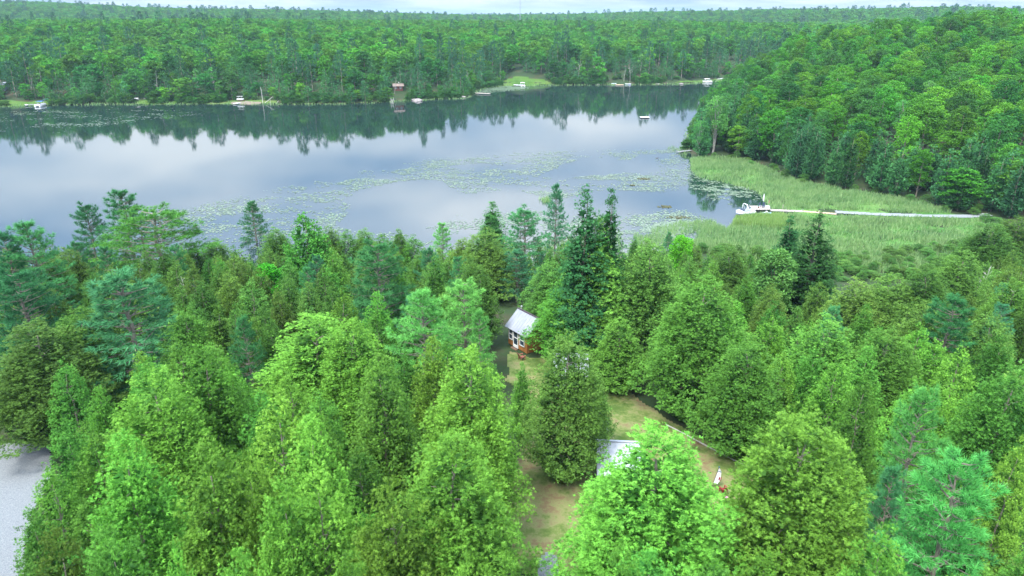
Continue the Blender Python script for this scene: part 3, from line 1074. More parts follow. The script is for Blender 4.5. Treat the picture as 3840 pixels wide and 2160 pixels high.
# ------------------------------------------------------------------ the trees near the camera
# display px of the top, crown width px, kind, variant, height m, leaf colour, label
ZW = {'C': ('cedar_tree', 'cedar', 'cedar'), 'H': ('hemlock_tree', 'hemlock', 'hemlock'), 'P': ('pine_tree', 'pine', 'pine'), 'S': ('pine_tree', 'sparse_pine', 'pine'),
      'M': ('maple_tree', 'maple', 'maple'), 'L': ('poplar_tree', 'poplar', 'poplar'), 'B': ('birch_tree', 'birch', 'birch')}
TREES = [
    # shore row, left to right
    (8, 590, 130, 'P', 0, 12.6, 'pine dark', 'dark pine cut by the left edge, its top against the lake'),
    (62, 562, 190, 'P', 1, 13.4, 'pine blue', 'bluish pine with needle-thin top at the far left of the shore row'),
    (118, 640, 120, 'C', 1, 9.2, 'cedar olive', 'olive cedar between the bluish left pine and the thin larch-like pine'),
    (165, 622, 110, 'C', 2, 9.2, 'cedar olive', 'olive cedar at the foot of the thin larch-like pine on the left'),
    (214, 518, 110, 'P', 2, 12.6, 'pine dark', 'thin dark larch-like pine left of the tall dark pine by the water'),
    (302, 482, 165, 'P', 0, 15, 'pine dark', 'tallest dark pine on the left, standing against the open water'),
    (385, 536, 290, 'S', 0, 12.7, 'pine yellow', 'yellow-green pine with bare grey lower trunks and open flat layers'),
    (482, 612, 80, 'C', 0, 8.0, 'cedar olive', 'olive cedar just right of the yellow-green bare-trunked pine'),
    (540, 600, 90, 'C', 3, 8.0, 'cedar olive', 'olive cedar in the shore row between bare-trunked pine and small dark pine'),
    (585, 640, 80, 'C', 1, 7.1, 'cedar olive', 'low olive cedar under the small dark pine by the water'),
    (632, 508, 84, 'P', 1, 10.9, 'pine dark', 'small dark pine standing alone above the olive cedar row'),
    (690, 572, 90, 'C', 2, 8.4, 'cedar olive', 'olive cedar between the small dark pine and the tall leafy cone'),
    (668, 652, 108, 'M', 0, 8.0, 'maple bright', 'bright green round maple left of the tall leafy cone'),
    (762, 536, 160, 'L', 0, 13, 'cedar green', 'tall leafy green cone with pointed top right of the bright round maple'),
    (825, 572, 80, 'C', 0, 8.4, 'cedar olive', 'first olive cedar right of the tall leafy cone'),
    (872, 578, 76, 'C', 1, 8.0, 'cedar olive', 'second olive cedar right of the tall leafy cone'),
    (915, 574, 80, 'C', 2, 8.0, 'cedar olive', 'third olive cedar right of the tall leafy cone, brownish topped'),
    (960, 590, 80, 'C', 3, 7.6, 'cedar green', 'green cedar midway along the shore row before the lily pads'),
    (1003, 578, 66, 'C', 0, 8.0, 'cedar green', 'narrow bright cedar in the shore row before the lily pads'),
    (1040, 590, 70, 'C', 1, 7.6, 'cedar green', 'low green cedar left of the slender bluish pine in the shore row'),
    (1112, 562, 70, 'P', 1, 8.8, 'pine light', 'slender bluish pine rising above the middle of the shore row'),
    (1075, 625, 110, 'C', 3, 7.6, 'cedar olive', 'olive cedar in front of the slender bluish pine'),
    (1165, 598, 90, 'C', 2, 8.0, 'cedar brown', 'brownish cedar left of the broad olive cedar in the shore row'),
    (1222, 576, 150, 'C', 0, 10.1, 'cedar olive', 'broad olive cedar below the dark three-topped hemlock'),
    (1238, 508, 110, 'H', 1, 12.6, 'hemlock green', 'dark three-topped hemlock left of the soft round pine by the lake'),
    (1318, 528, 130, 'P', 2, 11.8, 'pine blue', 'soft round-topped pine left of the lone slender larch'),
    (1400, 466, 72, 'P', 1, 14.3, 'pine dark', 'lone slender larch-like pine standing out against the lily pads'),
    (1475, 470, 160, 'H', 0, 18.5, 'hemlock green', 'largest dark hemlock, left half of the tall pair right of the cabin'),
    (1540, 478, 120, 'H', 1, 18, 'hemlock green', 'dark hemlock with pointed top, right half of the tall pair'),
    (1500, 545, 190, 'H', 0, 15.5, 'cedar green', 'greener hemlock in front of the tall dark pair'),
    (1385, 655, 130, 'C', 1, 9, 'cedar olive', 'olive cedar behind the bright cedar beside the cabin'),
    (1300, 632, 120, 'P', 0, 7.2, 'pine blue', 'blue-grey pine behind the log cabin roof'),
    (948, 618, 210, 'P', 2, 12, 'pine blue', 'big blue-grey round pine left of centre'),
    (1640, 604, 190, 'C', 2, 13.5, 'cedar olive', 'tall olive cedar right of the dark hemlock pair'),
    (1718, 582, 76, 'M', 1, 8.4, 'maple bright', 'small bright green maple standing at the edge of the lily pads'),
    (1775, 690, 235, 'C', 1, 13.4, 'cedar green', 'huge cone-shaped cedar above the bend of the lawn'),
    (1840, 618, 130, 'C', 0, 10.5, 'cedar olive', 'olive cedar behind the huge cone-shaped cedar'),
    (1992, 545, 110, 'H', 1, 13.5, 'hemlock green', 'smaller dark spruce-like hemlock left of its taller twin by the meadow'),
    (2062, 535, 160, 'H', 0, 15, 'hemlock green', 'dark tall hemlock standing before the reed meadow'),
    (1962, 608, 140, 'M', 1, 12, 'birch leaf', 'leafy mid-green tree hugging the left side of the meadow hemlock'),
    (2160, 700, 150, 'C', 2, 9.3, 'cedar olive', 'olive cedar right of the meadow hemlock, lower topped'),
    (2245, 690, 160, 'C', 3, 9.2, 'cedar olive', 'olive cedar in the middle of the thicket below the meadow'),
    (2340, 668, 150, 'C', 0, 10.1, 'cedar olive', 'pale olive cedar at the near edge of the meadow'),
    (2430, 628, 150, 'C', 1, 10.9, 'cedar olive', 'tall olive cedar left of the bare dead tree'),
    (2500, 560, 150, 'C', 2, 10.9, 'cedar olive', 'olive cedar behind the bare dead tree at the right'),
    (2566, 545, 130, 'C', 3, 10.9, 'cedar brown', 'brownish cedar cut by the right edge below the hill'),
    (2560, 700, 130, 'C', 0, 9.3, 'cedar brown', 'brownish low cedar at the right edge beside the bare dead tree'),
    (2405, 752, 190, 'P', 0, 10.5, 'pine dark', 'dark blue-green pine standing alone among olive cedars at the right'),
    (2330, 760, 130, 'C', 2, 9.3, 'cedar olive', 'olive cedar left of the dark blue-green pine'),
    (2500, 790, 150, 'C', 3, 9.3, 'cedar olive', 'olive cedar right of the dark blue-green pine'),
    # middle rows
    (1438, 694, 172, 'C', 3, 9.3, 'cedar bright', 'bright cedar right beside the log cabin, hiding its right wall'),
    (1062, 735, 210, 'P', 1, 11.5, 'pine light', 'pale green fluffy pine with upright candles left of the cabin'),
    (1165, 712, 165, 'P', 2, 10.5, 'pine light', 'soft green pine touching the left side of the cabin'),
    (1205, 785, 84, 'P', 0, 9, 'pine light', 'pale green pine top just left of the cabin door'),
    (1236, 915, 76, 'C', 3, 9, 'cedar green', 'green cedar left of the faded red chair and the bare ground'),
    (118, 1178, 150, 'C', 1, 9, 'cedar bright', 'cedar leaning over the gravel drive, its left side against the gravel'),
    (78, 1290, 150, 'C', 0, 9, 'cedar green', 'lower cedar over the gravel drive above the yellowish corner cedar'),
    (790, 788, 280, 'C', 2, 11, 'cedar bright', 'wide bushy bright cedar in the centre left'),
    (880, 800, 200, 'C', 0, 11, 'cedar bright', 'right shoulder cedar of the wide bushy group in the centre left'),
    (298, 692, 330, 'P', 0, 13, 'pine blue', 'large blue-green pine with wide level limbs on the left'),
    (195, 775, 200, 'C', 3, 10.2, 'cedar green', 'green cedar left of the large blue-green pine'),
    (460, 775, 150, 'C', 1, 10.2, 'cedar green', 'green cedar below the bare grey trunks'),
    (545, 770, 110, 'H', 1, 10.2, 'cedar green', 'slim dark green cedar right of the bare grey trunks'),
    (628, 702, 110, 'C', 1, 9.3, 'cedar olive', 'olive cedar below the bright round maple'),
    (610, 800, 120, 'P', 1, 10.2, 'pine blue', 'narrow blue-grey pine left of the wide bushy cedar'),
    (40, 690, 250, 'P', 2, 12.5, 'pine dark', 'broad dark blue-green pine filling the left edge below the shore'),
    (80, 805, 270, 'C', 0, 11.0, 'cedar olive', 'dull olive cedar at the left edge above the gravel drive'),
    (505, 862, 230, 'C', 0, 13.0, 'cedar bright', 'bright cedar below the bare trunks, left of the bushy group'),
    (385, 930, 260, 'C', 1, 13.0, 'cedar bright', 'large bright cedar at the right hand of the dark hollow'),
    (1180, 868, 240, 'C', 0, 13.5, 'cedar bright', 'bright cedar below the pale fluffy pine, centre of the picture'),
    (955, 890, 180, 'C', 3, 12.5, 'cedar green', 'green cedar between the bushy group and the centre cedar'),
    (1428, 838, 195, 'C', 1, 11.5, 'cedar olive', 'olive-topped cedar standing before the half-hidden grey metal roof'),
    (1510, 960, 60, 'C', 2, 6.0, 'cedar olive', 'small cedar beside the lawn at the right end of the grey metal roof'),
    (1315, 915, 60, 'C', 0, 7.0, 'cedar green', 'small cedar below the red chair'),
    (1560, 800, 130, 'C', 3, 7.5, 'cedar green', 'dark-based cedar left of the huge cone-shaped cedar'),
    (1890, 850, 190, 'C', 0, 10.3, 'cedar green', 'green cedar at the right of the huge cone-shaped cedar'),
    (2085, 795, 210, 'C', 2, 11.0, 'cedar green', 'green cedar below the dark meadow hemlock'),
    (2235, 825, 190, 'C', 3, 10.6, 'cedar green', 'green cedar left of the pale bluish pine'),
    (2180, 940, 120, 'C', 1, 11.0, 'cedar green', 'green cedar tucked between two larger ones at the right'),
    (2330, 985, 210, 'P', 1, 13.0, 'pine light', 'pale bluish pine with upright candles near the right edge'),
    (2560, 918, 230, 'C', 3, 13.5, 'cedar green', 'deep green cedar cut by the right edge, level with the pale pine'),
    (2575, 1100, 120, 'C', 1, 11.0, 'cedar bright', 'yellow-green cedar cut by the right edge above the corner pine'),
    (2420, 1158, 310, 'P', 2, 13.0, 'pine light', 'large pale bluish pine in the lower right corner'),
    (2250, 1180, 130, 'P', 0, 10.0, 'pine blue', 'low blue-green pine between the huge right cedar and the corner pine'),
    # front rows
    (2030, 1032, 330, 'C', 3, 13.5, 'cedar bright', 'huge bright two-topped cedar right of the lawn'),
    (1662, 1075, 390, 'C', 2, 12.5, 'cedar bright', 'huge broad cedar between the white roof and the flag'),
    (1135, 1085, 315, 'C', 0, 13.0, 'cedar bright', 'big bright cedar left of the lower lawn gap'),
    (690, 985, 190, 'C', 1, 12.5, 'cedar bright', 'sparse pale cedar below the wide bushy group'),
    (775, 1050, 210, 'C', 3, 12.5, 'cedar bright', 'bright cedar at lower centre left, right of the pale sparse one'),
    (165, 1075, 130, 'C', 2, 9.5, 'cedar green', 'cedar at the edge of the gravel drive, upper of the two'),
    (300, 1095, 250, 'C', 3, 13.0, 'cedar bright', 'large bright cedar right of the gravel drive'),
    (520, 1120, 230, 'C', 0, 13.0, 'cedar bright', 'bright cedar in the lower left third showing grey branches'),
    (620, 1140, 150, 'C', 2, 12.5, 'cedar bright', 'narrow bright cedar right of the one showing grey branches'),
    (790, 1170, 210, 'C', 1, 12.5, 'cedar bright', 'bright cedar in the lower middle left'),
    (712, 1215, 190, 'C', 0, 12.5, 'cedar bright', 'pale-tipped pointed cedar near the bottom, left of centre'),
    (985, 1210, 230, 'C', 2, 12.5, 'cedar bright', 'broad bright cedar near the bottom, left of the big cedar by the lawn gap'),
    (435, 1362, 120, 'C', 1, 12.5, 'cedar bright', 'cedar top poking up at the bottom edge, left part'),
    (130, 1335, 210, 'C', 3, 12.0, 'cedar brown', 'yellowish cedar in the lower left corner beside the gravel drive'),
    (72, 1405, 160, 'C', 2, 10, 'cedar olive', 'lowest olive cedar over the gravel drive in the lower left corner'),
    (270, 1330, 200, 'C', 0, 12.5, 'cedar green', 'green cedar at the bottom right of the yellowish corner cedar'),
    (600, 1390, 180, 'C', 2, 12.5, 'cedar bright', 'cedar at the bottom edge below the pale-tipped pointed one'),
    (880, 1390, 200, 'C', 3, 12.5, 'cedar bright', 'cedar at the bottom edge between two broad bright cedars'),
    (1170, 1400, 170, 'C', 1, 12.5, 'cedar bright', 'cedar at the bottom edge left of the gravel path end'),
    (1560, 1400, 210, 'C', 0, 12.0, 'cedar bright', 'cedar at the bottom edge right of the gravel path end'),
    (1800, 1390, 200, 'C', 1, 12.0, 'cedar green', 'cedar at the bottom edge below the flag'),
    (2230, 1330, 190, 'C', 2, 12.0, 'cedar bright', 'cedar at the bottom edge left of the large pale corner pine'),
]
PLACED = []   # x, y, radius
SHRINK = {'C': 1.28, 'H': 1.18, 'P': 1.06, 'S': 0.9, 'M': 1.0, 'L': 1.0, 'B': 1.0}


def solve_top(px, py, h):
    d = ray(px, py)
    Y = np.linspace(12, 170, 900)
    X, Z = d[0] / d[1] * Y, CAMZ + d[2] / d[1] * Y
    f = Z - ground(X, Y) - h
    k = int(np.argmax(f <= 0)) if (f <= 0).any() else len(Y) - 1
    return X[k], Y[k], g1(X[k], Y[k])


for (tx, ty, tw, kd, var, h, col, lab) in TREES:
    x, y, z = solve_top(tx * K, ty * K, h)
    ax = y * CP - (z + h * 0.4 - CAMZ) * SP
    R = 0.5 * tw * K * ax / F * SHRINK[kd]
    nm, pk, ct = ZW[kd]
    if kd == 'C' and R > 3.3:
        pk = 'wide_cedar'
    plant(nm, pk, var, x, y, z - 0.05, h, R, rng.uniform(0, 6.28), lab, 'tree', None, col)
    PLACED.append((x, y, R))
PL = np.array(PLACED)

# a coarse picture of what hides what, used only to leave out trees nothing of which can be seen
VW, VH = 640, 360


class Seen:
    def __init__(s):
        s.depth = np.full((VH, VW), 1e9)
        s.who = np.full((VH, VW), -1)
        s.n = 0

    def put(s, x, y, z, h, R, cone=True, cut=1.0):
        i = s.n
        s.n += 1
        cxp, ty_ = project(x, y, z + h)
        _, by2 = project(x, y, z)
        w = R * F / (y * CP - (z + h * .4 - CAMZ) * SP)
        k = VW / 3840
        cxp, ty_, by2, w = cxp * k, ty_ * k, by2 * k, w * k
        for r in range(max(0, int(ty_)), min(VH, int(by2) + 1)):
            t = max(0.0, (r - ty_) / max(1e-3, by2 - ty_))
            ww = w * (min(1, (t + .04)) ** .6 if cone else math.sin(math.pi * min(.8, .12 + t * .75)) ** .6) * cut
            a, b = max(0, int(cxp - ww)), min(VW, int(cxp + ww) + 1)
            if a < b:
                m_ = s.depth[r, a:b] > y
                s.depth[r, a:b][m_] = y
                s.who[r, a:b][m_] = i
        return i

    def counts(s):
        return np.bincount(s.who[s.who >= 0].ravel(), minlength=s.n)


KEEP = [(1885, 1150, 2010, 1400), (2240, 1430, 2560, 1620), (2400, 1500, 2800, 1700), (2640, 1720, 2780, 1900), (1925, 1840, 2150, 2160), (2180, 1540, 2400, 1760), (0, 1660, 110, 2160), (2050, 1300, 2210, 1420)]
fill_n = 0
FILL = []
for gy in np.arange(20, 112, 3.6):
    for gx in np.arange(-92, 92, 3.6):
        x, y = gx + rng.uniform(-1.4, 1.4), gy + rng.uniform(-1.4, 1.4)
        if abs(x) > 0.80 * y + 6:
            continue
        xa, ya = np.array([x]), np.array([y])
        if inside(LAKE, xa, ya)[0] or inside(LAWN, xa, ya)[0] or inside(DRIVE, xa, ya)[0] or inside(MEADOW, xa, ya)[0] or pdist(LAKE, xa, ya)[0] < 2.0:
            continue
        if pdist(LAWN, xa, ya)[0] < 1.8 or pdist(DRIVE, xa, ya)[0] < 2:
            continue
        dd = np.hypot(PL[:, 0] - x, PL[:, 1] - y)
        if (dd < PL[:, 2] * 0.62 + 0.9).any():
            continue
        z = g1(x, y)
        near = dd.argmin()
        h = (9.5 if y < 60 else 8.5 if y < 85 else 7.0) * rng.uniform(0.8, 1.1)
        if y > 96:
            h *= 0.85
        if pdist(MEADOW, xa, ya)[0] < 14 and x > 30:
            h *= 0.62
        R = h * 0.24
        px0, pyt = project(x, y, z + h)
        pxb, pyb = project(x, y, z)
        wpx = R * F / (y * CP - (z + 3 - CAMZ) * SP)
        if any(px0 + wpx > a and px0 - wpx < c and pyb > b and pyt < d for a, b, c, d in KEEP):
            continue
        if x > 28 and y > 60 and pyt < (1040 if 3050 < px0 < 3700 else 930):
            continue
        if px0 < -wpx or px0 > 3840 + wpx or pyt > 2160:
            continue
        if y > 60:
            kd, col = ('cedar', 'cedar olive') if rng.random() < 0.7 else (('cedar', 'cedar green') if rng.random() < .6 else ('pine', 'pine blue'))
        else:
            kd, col = ('cedar', 'cedar green') if rng.random() < 0.6 else ('cedar', 'cedar bright')
        FILL.append((kd, col, x, y, z, h, R, px0, pyt))
        PL = np.vstack([PL, [x, y, R]])
sv = Seen()
for (tx, ty, tw, kd, var, h, col, lab), (x, y, R) in zip(TREES, PLACED):
    sv.put(x, y, g1(x, y), h, R, True, .92)
for f_ in FILL:
    sv.put(f_[2], f_[3], f_[4], f_[5], f_[6], True, .9)
cn_ = sv.counts()[len(TREES):]
SHORT = [t[7].split(',')[0] for t in TREES]
used_lab = {}
HIDDEN = []
order = sorted(range(len(FILL)), key=lambda i: -cn_[i])
for j, i in enumerate(order):
    kd, col, x, y, z, h, R, px0, pyt = FILL[i]
    if cn_[i] < 7 or j > 150:
        HIDDEN.append((x, y, z - .05, h, R))
        continue
    # describe it by the tree it stands next to
    tops = [(abs(t[0] * K - px0) + 0.8 * abs(t[1] * K - pyt) + len(SHORT[q].split()) * 4, q) for q, t in enumerate(TREES) if len(SHORT[q].split()) <= 12]
    _, q = min(tops)
    ddx, ddy = px0 - TREES[q][0] * K, pyt - TREES[q][1] * K
    side = ('left of' if ddx < 0 else 'right of') if abs(ddx) > abs(ddy) else ('above' if ddy < 0 else 'below')
    tone = 'blue-green pine' if kd == 'pine' else {'cedar olive': 'olive cedar', 'cedar green': 'green cedar', 'cedar bright': 'bright cedar'}[col]
    lab = 'short %s %s the %s' % (tone, side, SHORT[q])
    if len(lab.split()) > 16:
        lab = ' '.join(lab.split()[:16])
    grp = None
    if lab in used_lab:
        lab2 = lab.replace('short ', 'second short ')
        if lab2 in used_lab or len(lab2.split()) > 16:
            grp = 'short trees filling the gaps of the grove'
        else:
            lab = lab2
    used_lab[lab] = 1
    plant('cedar_tree' if kd == 'cedar' else 'pine_tree', kd, int(rng.integers(0, 4)), x, y, z - 0.05, h, R, rng.uniform(0, 6.28), lab, 'tree', 'short trees filling the gaps of the grove', col)
    fill_n += 1
print('fill trees', fill_n, 'hidden', len(HIDDEN), 'hand', len(TREES))


# bare dead trees
def bare_tree(seed, h, spread=0.35, fork=2, r0=0.16, dense=14):
    r = random.Random(seed)
    m = MB()
    pts = [Vector((0, 0, -0.3))]
    d = Vector((r.uniform(-.1, .1), r.uniform(-.1, .1), 1))
    for i in range(7):
        pts.append(pts[-1] + d.normalized() * h / 7)
        d += Vector((r.uniform(-.12, .12), r.uniform(-.12, .12), 0))
    m.path(pts, r0, 0.02, 6)
    for k in range(dense):
        t = r.uniform(0.3, 0.95)
        i = int(t * 7)
        p = pts[i].lerp(pts[min(i + 1, 7)], t * 7 - i)
        a = r.uniform(0, 6.28)
        L = h * spread * (1.15 - t) * r.uniform(.6, 1.2)
        q = p + Vector((math.cos(a) * L * .5, math.sin(a) * L * .5, L * .35))
        e2 = q + Vector((math.cos(a + .2) * L * .5, math.sin(a + .2) * L * .5, L * .6))
        m.path([p, q, e2], r0 * 0.4 * (1.1 - t), 0.012, 4)
        for j in range(fork):
            b = a + r.uniform(-1, 1)
            e3 = q + Vector((math.cos(b) * L * .4, math.sin(b) * L * .4, L * r.uniform(.2, .6)))
            m.path([q, e3], r0 * .2, 0.008, 3)
    return m


def dead(px, py, h, seed, label, mat='dead wood', spread=.35, r0=.16, dense=14, fork=2, group=None, lean=(0, 0)):
    x, y, z = onground(px, py)
    o = bare_tree(seed, h, spread, fork, r0, dense).obj('dead_tree', mat)
    o.location = (x, y, z)
    o.rotation_euler = (*lean, 0)
    tag(o, label, 'dead tree', group)
    PLACED.append((x, y, 1))
    return o


def dead_top(dx, dy, h, seed, label, **k):
    x, y, z = solve_top(dx * K, dy * K, h)
    o = bare_tree(seed, h, k.get('spread', .2), 3, .08, 34).obj('dead_tree', 'dead wood')
    o.location = (x, y, z)
    tag(o, label, 'dead tree')


dead_top(2494, 668, 8, 5, 'bare white dead tree among the olive cedars at the right')
dead_top(2572, 725, 7, 6, 'second bare dead tree, cut by the right edge')
dead_top(470, 690, 7, 8, 'bare grey dead tree at the foot of the yellow-green pine')

# ------------------------------------------------------------------ woods beyond: right hill, far shore, far hills
def scatter(x0, x1, y0, y1, step, jit=0.42):
    xs, ys = np.arange(x0, x1, step), np.arange(y0, y1, step)
    X, Y = np.meshgrid(xs, ys)
    X = X + (np.arange(len(ys)) % 2)[:, None] * step / 2
    X = X + rng.uniform(-jit, jit, X.shape) * step
    Y = Y + rng.uniform(-jit, jit, Y.shape) * step
    return X.ravel(), Y.ravel()


gpoly = lambda p: np.array([onground(a, b)[:2] for a, b in p])
OPEN = [gpoly(p) for p in (
    [(1760, 352), (1880, 330), (1885, 306), (1890, 286), (1995, 280), (2070, 300), (2090, 322), (1975, 326)],
    [(-260, 402), (-260, 380), (70, 378), (180, 380), (200, 396)],
    [(845, 392), (855, 376), (1050, 377), (1050, 392)],
    [(500, 392), (500, 376), (560, 375), (570, 392)],
    [(2270, 322), (2270, 304), (2380, 304), (2390, 322)],
    [(2490, 318), (2490, 306), (2600, 300), (2700, 292), (2700, 280), (2765, 280), (2765, 300), (2640, 312)],
    [(1462, 392), (1458, 335), (1530, 335), (1530, 372), (1490, 392)],
)]
NICHE = pxpoly([(3600, 700), (3860, 690), (3860, 815), (3600, 815)])

ents = []   # kind, x, y, z, h, R, zone
# right hill
X, Y = scatter(20, 420, 140, 620, 8.4)
ok = ~inside(LAKE, X, Y) & ~inside(MEADOW, X, Y) & (pdist(LAKE, X, Y) > 2.0) & (pdist(MEADOW, X, Y) > 2.2)
right_side = (X > 0.28 * Y - 10) & (Y < 480) & (Y < 0.9 * X + 330) & ~((Y > 380) & (X < 175))
ok &= right_side & (np.abs(X) < 0.80 * Y + 12)
X, Y = X[ok], Y[ok]
Z = ground(X, Y)
dS = np.minimum(pdist(LAKE, X, Y), pdist(MEADOW, X, Y))
for x, y, z, d in zip(X, Y, Z, dS):
    r = rng.random()
    if d < 20:
        kd = 'mid_cedar' if r < 0.6 else 'mid_broadleaf' if r < 0.975 else 'birch'
    else:
        kd = 'mid_broadleaf' if r < 0.93 else 'mid_cedar' if r < .97 else 'birch'
    if y > 330:
        kd = {'mid_cedar': 'far_cedar', 'birch': 'far_birch'}.get(kd, kd)
    if kd == 'mid_broadleaf':
        h, R = rng.uniform(12, 18), rng.uniform(4.4, 6.6)
    elif kd in ('mid_cedar', 'far_cedar'):
        h, R = rng.uniform(10, 15), rng.uniform(2.5, 3.3)
    else:
        h, R = rng.uniform(11, 14), rng.uniform(3, 3.8)
    if d < 6:
        h *= 0.8
    ents.append((kd, x, y, z, h, R, 'hill'))
# far side of the lake out to about 1 km
X, Y = scatter(-640, 560, 335, 1010, 8.8)
ok = ~inside(LAKE, X, Y) & (pdist(LAKE, X, Y) > 1.6) & (np.abs(X) < 0.76 * Y + 25) & ((Y > 395) | (X < 20)) & ~((X > 0.28 * Y - 10) & (Y < 480) & (Y < 0.9 * X + 330) & ~((Y > 380) & (X < 175)))
for p in OPEN:
    ok &= ~inside(p, X, Y)
X, Y = X[ok], Y[ok]
Z = ground(X, Y)
dS = pdist(LAKE, X, Y)
for x, y, z, d in zip(X, Y, Z, dS):
    r = rng.random()
    leftness = 1.0 if x < -0.25 * y else 0.45
    if d < 30:
        pn = 0.38 if (-160 < x < -20 or x > 60) else 0.2
        kd = 'far_pine' if r < pn * 0.8 else 'far_cedar' if r < pn + 0.38 else 'far_birch' if r < pn + 0.43 else 'far_broadleaf'
    elif d < 75:
        kd = 'far_pine' if r < 0.08 * leftness + 0.01 else 'far_cedar' if r < 0.13 else 'far_broadleaf'
    else:
        kd = 'far_pine' if r < 0.03 * leftness else 'far_broadleaf'
    if x > 140 and y < 700 and rng.random() < 0.5 and kd == 'far_broadleaf' and d < 130:
        kd = 'far_cedar'
    h, R = {'far_broadleaf': (rng.uniform(12, 17.5), rng.uniform(4.4, 6.6)), 'far_pine': (rng.uniform(15, 22), rng.uniform(3.0, 4.0)), 'far_cedar': (rng.uniform(9, 15), rng.uniform(2.4, 3.2)), 'far_birch': (rng.uniform(10, 14), rng.uniform(3, 4))}[kd]
    if d < 9 and kd in ('far_pine', 'far_birch') and rng.random() < .75:
        kd = 'far_cedar'
        h, R = rng.uniform(8, 13), rng.uniform(2.4, 3.2)
    if d < 5:
        h *= 0.75
    ents.append((kd, x, y, z, h, R, 'shore' if d < 60 else 'ridge'))
# a dense fringe of conifers along both waterlines
X, Y = scatter(-330, 330, 340, 520, 5.0)
dS = pdist(LAKE, X, Y)
ok = ~inside(LAKE, X, Y) & (dS > 1.5) & (dS < 34) & ((Y > 395) | (X < 20)) & ~((X > 0.28 * Y - 10) & (Y < 480) & (Y < 0.9 * X + 330) & ~((Y > 380) & (X < 175)))
for p in OPEN:
    ok &= ~inside(p, X, Y)
for x, y, z in zip(X[ok], Y[ok], ground(X[ok], Y[ok])):
    if rng.random() < 0.62:
        b_ = rng.random() < 0.35
        ents.append(('far_broadleaf' if b_ else 'far_cedar', x, y, z, rng.uniform(6, 11), rng.uniform(2.6, 3.6) if b_ else rng.uniform(2.0, 2.8), 'shore'))
X, Y = scatter(40, 260, 145, 330, 4.2)
dS = np.minimum(pdist(LAKE, X, Y), pdist(MEADOW, X, Y))
ok = ~inside(LAKE, X, Y) & ~inside(MEADOW, X, Y) & (dS > 1.2) & (dS < 15) & (X > 0.28 * Y - 10) & (np.abs(X) < 0.80 * Y + 12)
for x, y, z in zip(X[ok], Y[ok], ground(X[ok], Y[ok])):
    if rng.random() < 0.5:
        b_ = rng.random() < 0.15
        ents.append(('mid_broadleaf' if b_ else 'mid_cedar', x, y, z, rng.uniform(9, 14.5), rng.uniform(2.8, 3.6) if b_ else rng.uniform(2.3, 3.2), 'hill'))
# from 1 km to the horizon: larger, fewer
def far_band(y0, y1, step, sc, xlim, pine=0.05):
    X, Y = scatter(-xlim, xlim, y0, y1, step)
    ok = np.abs(X) < 0.74 * Y + 40
    X, Y = X[ok], Y[ok]
    Z = ground(X, Y)
    for x, y, z in zip(X, Y, Z):
        k2 = rng.random() < pine
        kd = 'far_pine' if k2 else 'far_broadleaf'
        ents.append((kd, x, y, z, (rng.uniform(17, 21) if k2 else rng.uniform(13, 17)), (3.4 if k2 else 5.4) * sc, 'horizon'))


far_band(1010, 1900, 11.5, 1.35, 1450)
far_band(1900, 3400, 22, 2.2, 2550, 0.06)
far_band(3400, 6000, 42, 4.0, 4500, 0.1)

# about 300 of each kind that show largest stand as trees of their own, the rest of that kind is one wood
cand = {'broadleaf': [], 'cedar': [], 'pine': [], 'birch': []}
for i, e_ in enumerate(ents):
    cand[e_[0].split('_')[-1]].append(i)
DESC = {'mid_broadleaf': 'rounded broadleaf tree', 'far_broadleaf': 'rounded broadleaf tree', 'mid_cedar': 'pointed dark cedar', 'far_cedar': 'pointed dark cedar', 'far_pine': 'tall layered pine', 'birch': 'white-trunked birch', 'far_birch': 'white-trunked birch'}
NAMES = {'broadleaf': 'broadleaf_tree', 'cedar': 'cedar_tree', 'pine': 'pine_tree', 'birch': 'birch_tree'}
n_near = {'cedar': sum(1 for o in COL.objects if o.name.startswith('cedar_tree')), 'pine': sum(1 for o in COL.objects if o.name.startswith('pine_tree'))}
rest = {}
sv = Seen()
for e_ in ents:
    sv.put(e_[1], e_[2], e_[3], e_[4], e_[5], 'broad' not in e_[0], .9)
VIS = sv.counts()
BAND = {}


def where(x, y, z, h, zone):
    px, py = project(x, y, z + h)
    if zone == 'hill':
        r_ = 'at the foot of' if min(pdist(MEADOW, np.array([x]), np.array([y]))[0], pdist(LAKE, np.array([x]), np.array([y]))[0]) < 14 else 'low on' if y < 235 else 'halfway up' if y < 300 else 'high on'
        return '%s the right hill, %s' % (r_, 'near its lake end' if px < 2950 else 'in its middle' if px < 3400 else 'towards the right edge')
    c = ('behind the blue-canopied pontoon' if px < 350 else 'behind the covered boats' if px < 700 else 'behind the little beach' if px < 1080 else 'left of the red cabin' if px < 1470 else 'between red cabin and reddish bank' if px < 1760
         else 'around the far lawn' if px < 2100 else 'behind the tan dock' if px < 2480 else 'beside the narrow inlet')
    r_ = 'at the waterline' if zone == 'shore' and pdist(LAKE, np.array([x]), np.array([y]))[0] < 14 else 'in the back rows' if zone == 'shore' else 'up the slope'
    return '%s %s' % (r_, c)


